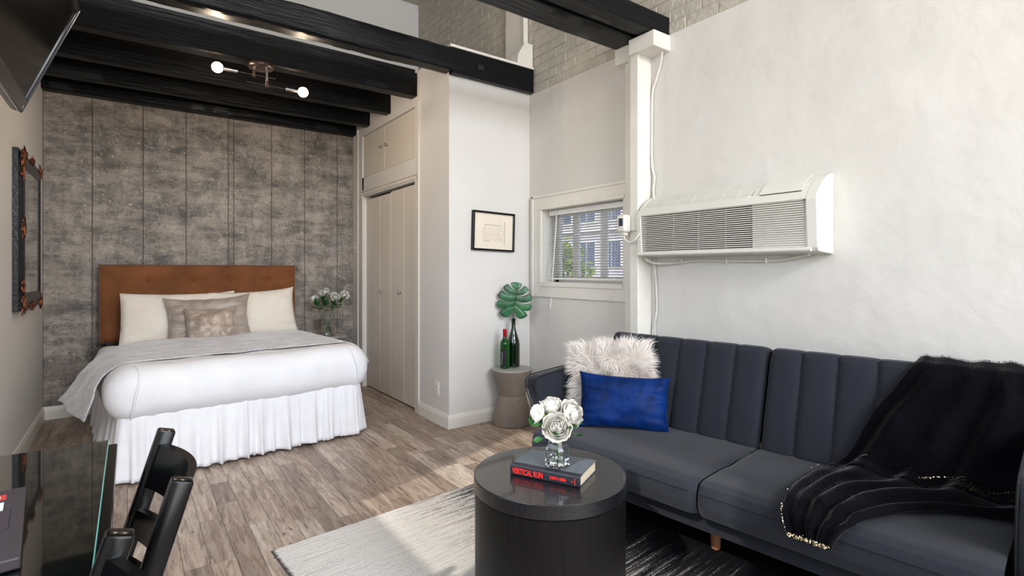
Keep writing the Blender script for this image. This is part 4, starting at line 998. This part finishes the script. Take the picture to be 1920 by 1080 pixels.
# blade in (a,h) plane facing the camera, attachment at the heart notch
b = B(); tilt = R(6)
def P3(a, h_, d=0.):
    aa = a*math.cos(tilt)+h_*math.sin(tilt); hh = -a*math.sin(tilt)+h_*math.cos(tilt)
    dep = .10*abs(a)+.25*(h_-.05)**2+d
    v = RT*aa+FWD*(dep-.0)+Vector((0, 0, hh))
    return top+v
mid = lambda t: (.010*math.sin(t*2), .205*t)
ctl = [(0, .222), (.062, .205), (.112, .160), (.140, .095), (.142, .030), (.122, -.030), (.085, -.066), (.045, -.070), (.014, -.035), (.003, -.004)]
def outl_(q):
    k = q*(len(ctl)-1); i = min(int(k), len(ctl)-2); t = k-i; p0, p1, p2, p3 = ctl[max(i-1, 0)], ctl[i], ctl[i+1], ctl[min(i+2, len(ctl)-1)]
    return tuple(.5*((2*p1[j])+(-p0[j]+p2[j])*t+(2*p0[j]-5*p1[j]+4*p2[j]-p3[j])*t*t+(-p0[j]+3*p1[j]-3*p2[j]+p3[j])*t**3) for j in (0, 1))
# every finger joins a stretch of the midrib to a stretch of the heart-shaped rim; slots stay open between them
FG = [(1.0, .80, .0, .095), (.80, .58, .125, .225), (.58, .36, .255, .360), (.36, .17, .390, .510), (.17, .0, .560, .97)]
for sd in (-1, 1):
    for fi, (ta, tb_, qa_, qb_) in enumerate(FG):
        NS, NW = 12, 6; g_ = []
        for i in range(NS+1):
            s_ = i/NS; row = []
            for j in range(NW+1):
                w_ = j/NW; inn = mid(ta+(tb_-ta)*w_); sh = 1-.10*max(0, (s_-.8)/.2)**2
                wq = .5+(w_-.5)*sh; ou = outl_(qa_+(qb_-qa_)*wq); rnd_ = 1-.10*(2*w_-1)**4*(fi < 4)
                # hold the blade together for its first third, then open the slot
                ox, oy = ou[0]*rnd_, inn[1]+(ou[1]-inn[1])*rnd_; sag_ = -.016*math.sin(PI*s_)*(1 if fi < 4 else -.3)
                row.append(b.bm.verts.new(P3(sd*(abs(inn[0])*0+ox*s_)+inn[0]*(1-s_), inn[1]+(oy-inn[1])*s_+sag_, .0006*math.cos(w_*PI*2))))
            g_.append(row)
        for i in range(NS):
            for j in range(NW): b.bm.faces.new((g_[i][j], g_[i+1][j], g_[i+1][j+1], g_[i][j+1]))
blade = b.build('blade', LEAF, ml_, ang=80); solid(blade, .0006)
B().tube([P3(mid(t/8)[0], mid(t/8)[1], -.003) for t in range(9)], [.0028-.0003*t for t in range(9)], 6).build('midrib', STEM, ml_)

# ------------------------------------------------------------ rug
rg = empty('area_rug', (.491, 2.446, 0.0005), R(5)); tag(rg, 'ombre rug fading from pale grey to black under the drum table', 'rug')
RW, RL = 1.62, 3.3
def rugf(u, v):
    x = RW*u; y = -RL*v; rdg = .0016*math.cos(y*2*PI/.0135+.8*nz(x*3, y*40)) + .0012*nz(x*16, y*60)
    ex = min(x, RW-x, -y, RL+y)
    return (x, y, .011+rdg-(.006 if ex < .004 else 0))
def rug_ok():
    b = B(); b.grid(60, 980, rugf); return b
rug_ok().build('rug_pile', RUG, rg, recalc=False, ang=80)
B().box(0, RW, -RL, 0, 0, .007, bev=.002, seg=1).build('rug_backing', BLKM, rg, smooth=False)

# ------------------------------------------------------------ sofa (local x = along length towards the far arm, local y = depth towards the wall mirrored)
SO = empty('sofa', (1.76, 1.223, 0), math.atan2(.9925, -.1219)); tag(SO, 'charcoal fabric sofa with vertical channel back and oak legs', 'sofa')
# local frame: X = U (towards the window), Y = -V (into the room); so V (towards wall) = -Y
UL = .90
def seat(u0, u1):
    b = B(); n = 44
    def f(uu, vv):
        # vv around the section: bottom-front -> front -> top -> back
        u = u0+(u1-u0)*uu
        e = min(uu, 1-uu)*abs(u1-u0); pul = .018*math.exp(-e/.012)
        sec = [(.60, .26), (.06, .255), (.012, .27), (-.004, .31), (.0, .36), (.014, .388), (.05, .40), (.2, .406), (.40, .402), (.60, .395)]
        k = vv*(len(sec)-1); i = min(int(k), len(sec)-2); t = k-i
        V = sec[i][0]*(1-t)+sec[i+1][0]*t; z = sec[i][1]*(1-t)+sec[i+1][1]*t
        cV, cz = .3, .33; L_ = math.hypot(V-cV, z-cz)
        return (u, -(V+(cV-V)/L_*pul), z+(cz-z)/L_*pul*.9+.003*nz(u*5, V*5, 2))
    b.grid(n, 54, f)
    return b
seat(.003, UL).build('seat_cushion', SOFA, SO, ang=60)
seat(-.868, -.003).build('seat_cushion', SOFA, SO, ang=60)
for u0 in (-.866, .02):
    b = B(); b.tube([(u0+.01+(UL-.06)*t/10, -.0, .36) for t in range(11)], .0022, 5); b.build('seat_seam', SEAM, SO)
def backc(u0, u1, nch=6):
    b = B(); W_ = (u1-u0)/nch
    def f(uu, vv):
        u = u0+(u1-u0)*uu; c = (u-u0)/W_; fr = c-math.floor(c); e = min(fr, 1-fr)*W_
        puff = .020*(1-math.exp(-(e/.016)**1.0))-.012
        sec = [(.60, .36), (.586, .40), (.612, .50), (.640, .60), (.668, .70), (.690, .785), (.703, .822), (.722, .843), (.75, .846), (.785, .838), (.805, .80), (.81, .60), (.79, .36)]
        k = vv*(len(sec)-1); i = min(int(k), len(sec)-2); t = k-i
        V = sec[i][0]*(1-t)+sec[i+1][0]*t; z = sec[i][1]*(1-t)+sec[i+1][1]*t
        fr2 = 1 if V < .76 else .2; dV = -.95*puff*fr2; dz = .3*puff*(z > .8)
        eg = min(uu, 1-uu)*abs(u1-u0); pu = .02*math.exp(-eg/.010)
        wr_ = .0012*math.sin(z*95+6*nz(u*3, 1))*math.exp(-e/.02)
        return (u, -(V+dV+pu*(1 if V < .76 else -.3)+wr_), z+dz-pu*(z > .8)*.8)
    b.grid(nch*20, 66, f); return b
bcs = []
bcs.append(backc(.004, UL+.01).build('back_cushion', SOFA, SO, ang=70))
bcs.append(backc(-.878, -.004).build('back_cushion', SOFA, SO, ang=70))
for bc, u0, u1 in ((bcs[0], .004, UL+.01), (bcs[1], -.878, -.004)):
    for k in range(1, 6):
        u = u0+(u1-u0)*k/6
        b = B(); b.tube([(u+.002*math.sin(z_*60), -(.596+(z_-.40)*.262+.0075), z_) for z_ in [.405+.0395*j for j in range(11)]]+[(u, -.715, .834), (u, -.745, .839)], .0021, 5); b.build('channel_seam', SEAM, bc)
# arms: thin curved shells that flare out
def arm(sg):
    b = B(); n1, n2 = 24, 16
    outl = [(.30, .14), (.255, .20), (.20, .32), (.145, .44), (.105, .54), (.09, .60), (.10, .632), (.14, .648), (.25, .655), (.45, .665), (.62, .675), (.80, .68), (.81, .45), (.80, .16)]
    # inner & outer surface from the outline in (V,z)
    def U_(V, z, out_):
        fl_ = .055*max(0, (z-.15)/.5)**1.4
        base = (UL if sg > 0 else .868)+.005+fl_*(.9 if sg > 0 else .3)+(.075 if out_ else 0)
        return base
    t = bmesh.new(); inn = [t.verts.new((sg*U_(V, z, 0), -V, z)) for V, z in outl]; ou = [t.verts.new((sg*U_(V, z, 1), -V, z)) for V, z in outl]
    t.faces.new(inn); t.faces.new(ou[::-1]); m_ = len(outl)
    for i in range(m_): t.faces.new((inn[i], ou[i], ou[(i+1) % m_], inn[(i+1) % m_]))
    bmesh.ops.recalc_face_normals(t, faces=t.faces[:])
    bmesh.ops.bevel(t, geom=t.edges[:]+t.verts[:], offset=.016, segments=3, profile=.6, affect='EDGES', clamp_overlap=True)
    b._add(t); a = b.build('armrest', SOFA, SO, ang=60)
    for out_ in (0, 1):
        bb_ = B(); o2 = outl[1:12]
        bb_.tube([(sg*(U_(V, z, out_)+(-.002 if out_ else .004)), -(V-.004+(.02 if z < .6 else 0)*0), z+.002) for V, z in o2], .0032, 6); bb_.build('piping', SEAM, a)
arm(1); arm(-1)
B().box(-UL, UL, -.78, -.10, .17, .262, bev=.01).build('base_frame', SOFA, SO, smooth=False)
def leg(u, V, tall=.17):
    B().lathe([(0, .0), (.017, 0), (.019, .004), (.026, tall), (0, tall)], 20, c=(u, -V, .0005)).build('leg', OAK, SO)
leg(.067, .31); leg(.80, .22); leg(-.80, .22); leg(.80, .70); leg(-.80, .70); leg(.0, .70)
SOM = Matrix.Translation((1.76, 1.223, 0)) @ Matrix.Rotation(math.atan2(.9925, -.1219), 4, 'Z')
def S(u, V, z): return SOM @ Vector((u, -V, z))

# fur cushion
ax = (S(.60, .62, 0)-S(.93, .36, 0)); ax.normalize()
fc = put_pillow('fur_cushion', pillow(.41, .40, .15, n=20, pinch=.03, wr=.004), FURB, tuple(S(.735, .475, .605)), ax, 14, 'fluffy cream fur cushion in the corner of the sofa', 'cushion', th=-4)
b = B(); rr = random.Random(8)
cnt = 15000
for k in range(cnt):
    x, z = rr.uniform(-1, 1), rr.uniform(-1, 1)
    ed = (1-abs(x)**2.6)*(1-abs(z)**2.6); sg = -1 if rr.random() < .72 else 1
    y = sg*.075*max(ed, 0)**.42
    p = Vector((x*.205, y, z*.20)); nrm = Vector((x*abs(x)**3*1.1, sg*(.25+ed), z*abs(z)**3*1.1)).normalized()
    # tufts lean together
    lean = Vector((nz(x*3.2, z*3.2, 1)*1.5+x*.55, 0, nz(x*3.2, z*3.2, 7)*1.5+z*.5-.25))
    L_ = rr.uniform(.045, .075); wd_ = rr.uniform(.0007, .0013); d = (nrm+lean*.9+Vector((rr.gauss(0, .16), rr.gauss(0, .12), rr.gauss(0, .16)))).normalized()
    d2 = (d+lean*.5+Vector((rr.gauss(0, .25), 0, rr.gauss(0, .25)-.25))).normalized()
    s_ = d.cross(Vector((rr.gauss(0, 1), rr.gauss(0, 1), rr.gauss(0, 1)))).normalized()*wd_
    m1 = p+d*L_*.5; m2 = m1+d2*L_*.5
    b.raw([p-s_, p+s_, m1+s_*.8, m1-s_*.8, m2], [(0, 1, 2, 3), (3, 2, 4)])
stuff(b.build('fur', FUR, fc, recalc=False, smooth=True, ang=180))
ax2 = (S(.455, .615, 0)-S(.80, .33, 0)); ax2.normalize()
put_pillow('blue_cushion', pillow(.45, .275, .13, wr=.012, sd=4, pinch=.05, ear=.05), VEL, tuple(S(.605, .395, .530)), ax2, 16, 'royal blue velvet lumbar cushion in front of the fur cushion', 'cushion', th=3.0)

# ------------------------------------------------------------ black blanket over the sofa
bk2 = empty('blanket', (1.76, 1.223, 0), math.atan2(.9925, -.1219)); tag(bk2, 'black plush throw blanket with gold sequin border draped over the sofa back', 'blanket')
rows = [ # (u left, u right, V, z) from behind the back down to the seat front
 (-.60, -1.02, .835, .72), (-.59, -1.02, .82, .80), (-.575, -1.02, .78, .846), (-.565, -1.02, .725, .850), (-.545, -1.02, .688, .815), (-.505, -1.05, .655, .74), (-.455, -1.02, .628, .66),
 (-.415, -.99, .602, .57), (-.380, -.955, .575, .49), (-.345, -.93, .545, .435), (-.31, -.915, .49, .418), (-.30, -.87, .42, .416), (-.295, -.71, .33, .416), (-.295, -.625, .23, .418), (-.30, -.575, .13, .418), (-.315, -.535, .04, .416), (-.33, -.505, -.012, .40), (-.345, -.485, -.03, .365), (-.36, -.475, -.035, .335)]
nr = len(rows)-1
def blk(u, v, lift=0.):
    k = v*nr; i = min(int(k), nr-1); t = k-i
    def cr(a, b_, c_, d_): return .5*((2*b_)+(-a+c_)*t+(2*a-5*b_+4*c_-d_)*t*t+(-a+3*b_-3*c_+d_)*t**3)
    r0, r1, r2, r3 = rows[max(i-1, 0)], rows[i], rows[i+1], rows[min(i+2, nr)]
    ul, ur, V, z = [cr(r0[j], r1[j], r2[j], r3[j]) for j in range(4)]
    # bring the far-right folds forward where the cloth pools near the arm
    uu = ul+(ur-ul)*u
    wave = math.sin(u*30+2.6*math.sin(v*3+u*2)+1.5*nz(u*3, v*3))*.5+.5
    wave2 = math.sin(u*15-v*5+2*nz(u*2, v*4, 3))*.5+.5
    am = .003+.050*min(1, v/.36)**1.6 if v < .55 else .034*(1-.35*(v-.55)/.45)
    n_off = .010+am*(.7*wave**1.3+.5*wave2)+.006*nz(u*9, v*14, 5)
    eu = min(u, 1-u); n_off *= .35+.65*min(1, eu/.05); n_off += lift
    # normal direction: out from back face for the upper part, up for the seat
    if V > .74: nv = (.25, 1.0)
    elif z > .45: nv = (-.97, .25)
    elif V > .48: nv = (-.6, .8)
    elif V > .03: nv = (0, 1)
    else: nv = (-.9, .4)
    return Vector((uu, -(V+nv[0]*n_off), z+nv[1]*n_off))
bo_ = B().grid(150, 170, lambda u, v: blk(u, v)).build('blanket_cloth', BLAN, bk2, recalc=False, ang=90)
sm = bo_.modifiers.new('sm', 'SMOOTH'); sm.factor = .6; sm.iterations = 4
solid(bo_, .012, .4)
# short plush pile along the surface edges
b = B(); rr = random.Random(9)
for k in range(15000):
    u, v = rr.random(), rr.random(); p = blk(u, v, .006); e_ = .01
    n_ = (blk(min(1, u+e_), v)-blk(max(0, u-e_), v)).cross(blk(u, min(1, v+e_))-blk(u, max(0, v-e_)))
    if n_.length < 1e-9: continue
    n_.normalize(); 
    if n_.z-n_.y*-1 < 0 and n_.z < 0: n_ = -n_
    d = (n_+Vector((rr.gauss(0, .4), rr.gauss(0, .4), rr.gauss(0, .4)-.5))).normalized(); L_ = rr.uniform(.004, .008); s_ = d.orthogonal().normalized()*.0007
    b.raw([p-s_, p+s_, p+d*L_], [(0, 1, 2)])
stuff(b.build('plush_pile', BLAN, bk2, recalc=False, smooth=True, ang=180))
# sequins
b = B()
def seq(u, v, n_, sp_, lf=.022):
    for q in range(n_):
        p = blk(min(1, max(0, u+rr.gauss(0, sp_))), min(1, max(0, v+rr.gauss(0, sp_*.6))), lf)
        a = Vector((rr.gauss(0, 1), rr.gauss(0, 1), rr.gauss(0, 1))).normalized(); c_ = a.orthogonal().normalized(); s1 = rr.uniform(.0011, .0019)
        b.raw([p+a*s1, p+c_*s1, p-a*s1, p-c_*s1], [(0, 1, 2, 3)])
for k in range(90): seq(k/90, .982, 7, .012)
for k in range(22): seq(.015, .86+.12*k/22, 5, .02)
for k in range(10): seq(.01, .60+.05*k/10, 6, .012)
for k in range(70):
    t = k/70; seq(.60+.40*t, .612-.05*t*t+.012*math.sin(t*14), 9, .010, .046)
stuff(b.build('sequin_border', SEQ, bk2, recalc=False, smooth=False))

# ------------------------------------------------------------ desk, laptop, chairs
dk = empty('desk', (-.30, 1.05, 0)); tag(dk, 'black wooden desk with a smoked glass top along the left wall', 'desk')
def dl(x, y, z): return (x+.30, y-1.05, z)
dx0, dx1, dyn, dyf = -.572+.30, -.028+.30, .25-1.05, 1.79-1.05
B().box(dx0, dx1, dyn, dyf, .722, .748, bev=.003).build('desktop', BLK, dk, smooth=False)
gt = B().box(dx0+.004, dx1-.02, dyn+.01, dyf+.015, .7485, .7565, bev=.001, seg=1).build('glass_top', DGL, dk, smooth=False)
B().box(dx1-.0205, dx1-.0185, dyn+.01, dyf+.014, .749, .756).box(dx0+.004, dx1-.02, dyf+.014, dyf+.0155, .749, .756).build('glass_edge', DGE, gt, smooth=False)
B().box(dx1-.035, dx1-.015, dyn+.04, dyf-.03, .63, .722, bev=.002).box(dx0+.02, dx1-.03, dyf-.05, dyf-.03, .63, .722, bev=.002).box(dx0+.02, dx1-.03, dyn+.03, dyn+.05, .63, .722, bev=.002).build('apron', BLK, dk, smooth=False)
for (lx, ly) in ((dx1-.045, dyf-.05), (dx1-.045, dyn+.05), (dx0+.05, dyf-.05), (dx0+.05, dyn+.05)):
    B().lathe([(0, 0), (.014, 0), (.017, .03), (.026, .45), (.030, .60), (.032, .632), (.032, .722), (0, .722)], 20, c=(lx, ly, 0)).build('leg', BLK, dk)
lp = empty('laptop', (-.172, 1.455, .7568), math.atan2(.995, -.10)); tag(lp, 'dark grey laptop with stickers lying open on the glass desk', 'laptop')
# local: x along the front edge (near->far is -x ... +x), y from front edge towards the hinge (+y = away from chair)
Lw, Ld = .355, .245
lb = B().box(-Lw, 0, 0, Ld, .002, .021, bev=.003).build('base', LAP, lp, smooth=False)
B().box(-Lw+.02, -.02, .13, Ld-.02, .0205, .0218).build('keyboard_well', BLKM, lb, smooth=False)
km = B().box(0, .017, 0, .015, 0, .002, bev=.001, seg=1).mesh('key', BLKM, smooth=False)
for r_ in range(5):
    for c_ in range(15): obj('key', km, lb, (-Lw+.026+c_*.0205, .134+r_*.0175, .0215))
B().box(-.225, -.125, .018, .095, .0205, .0212, bev=.0004, seg=1).build('trackpad', BLKM, lb, smooth=False)
B().box(-.223, -.127, .020, .093, .0209, .0214).build('trackpad_surface', LAP, lb, smooth=False)
s1 = B().box(-.062, -.030, .028, .10, .0208, .0212).build('red_sticker', STRD, lb, smooth=False)
b = B()
for k in range(4): b.box(-.052+.002*(k % 2), -.040, .036+k*.015, .044+k*.015, .0212, .0214)
b.build('sticker_print', WHT, s1, smooth=False)
s2 = B().box(-.122, -.076, .030, .085, .0208, .0212, bev=.0001, seg=1).build('pale_sticker', STWH, lb, smooth=False)
b = B()
for k in range(4): b.box(-.115+k*.009, -.113+k*.009, .036, .078, .0212, .0213)
b.build('sticker_print', LAP, s2, smooth=False)
ld_ = B().box(-Lw, 0, 0, .008, .0, .235, bev=.003, M=Matrix.Translation((0, Ld, .018)) @ Matrix.Rotation(R(-18), 4, 'X')).build('lid', LAP, lp, smooth=False)
B().box(-Lw+.012, -.012, -.0012, .0, .015, .222, M=Matrix.Translation((0, Ld, .018)) @ Matrix.Rotation(R(-18), 4, 'X')).build('screen', SCRN, ld_, smooth=False)

def make_chair(loc, rz, label):
    """local: seat centre at x<0, back on +x side; width along y"""
    e = empty('desk_chair', loc, rz); tag(e, label, 'chair', 'black desk chairs'); hw_ = .19
    lean = math.tan(R(17))
    def bx(z): return .0 if z < .46 else (z-.46)*lean
    for sy in (-1, 1):
        pts = [(-.0-.0, 0), (.0, .45), (lean*.36, .82)]
        b = B()
        poly = [(.050, 0), (-.018, .45), (-.018+lean*.38, .835), (.018+lean*.38, .825), (.018, .45), (.085, 0)]
        b.prism(poly, 'y', sy*hw_-.017, sy*hw_+.017, bev=.005, seg=2); b.build('rear_leg_post', BLK, e)
    def slat_(z0, z1, bow=.045):
        b = B()
        def f(s_):
            def g_(u, v):
                y = (-hw_+.012)+(2*hw_-.024)*u; z = z0+(z1-z0)*v-.028*(1-(2*u-1)**2)*(v < .5)*0
                return (bx(z)+bow*(1-(2*u-1)**2)+s_*.008, y, z+(-.035*(2*u-1)**4 if v < .5 else 0)*0)
            return g_
        t1 = [[f(s_)(i/20, j) for i in range(21)] for s_ in (-1, 1) for j in (0, 1)]
        V_ = [[b.bm.verts.new(p) for p in row] for row in t1]
        order = [0, 1, 3, 2]
        for i in range(20):
            for k in range(4):
                a, c_ = order[k], order[(k+1) % 4]; b.bm.faces.new((V_[a][i], V_[a][i+1], V_[c_][i+1], V_[c_][i]))
        b.bm.faces.new([V_[k][0] for k in order]); b.bm.faces.new([V_[k][20] for k in order])
        b.build('back_slat', BLK, e, ang=35)
    slat_(.705, .80); slat_(.60, .655); slat_(.51, .555)
    b = B(); rbox(b, -.42, .005, -.205, .205, .435, .475, .018, 16, 16, 3); b.build('seat', BLK, e)
    for sy in (-1, 1): B().prism([(-.40, .435), (-.37, .435), (-.375, 0), (-.395, 0)], 'y', sy*.18-.014, sy*.18+.014, bev=.003).build('front_leg', BLK, e)
    B().box(-.385, .03, .172, .186, .2, .225, bev=.003).box(-.385, .03, -.186, -.172, .2, .225, bev=.003).build('stretcher', BLK, e, smooth=False)
    return e
make_chair((-.040, 1.345, 0), R(1), 'black slat-back chair tucked under the glass desk, nearest the bed')
make_chair((-.124, .785, 0), R(1), 'black slat-back chair at the near end of the desk, mostly out of frame')
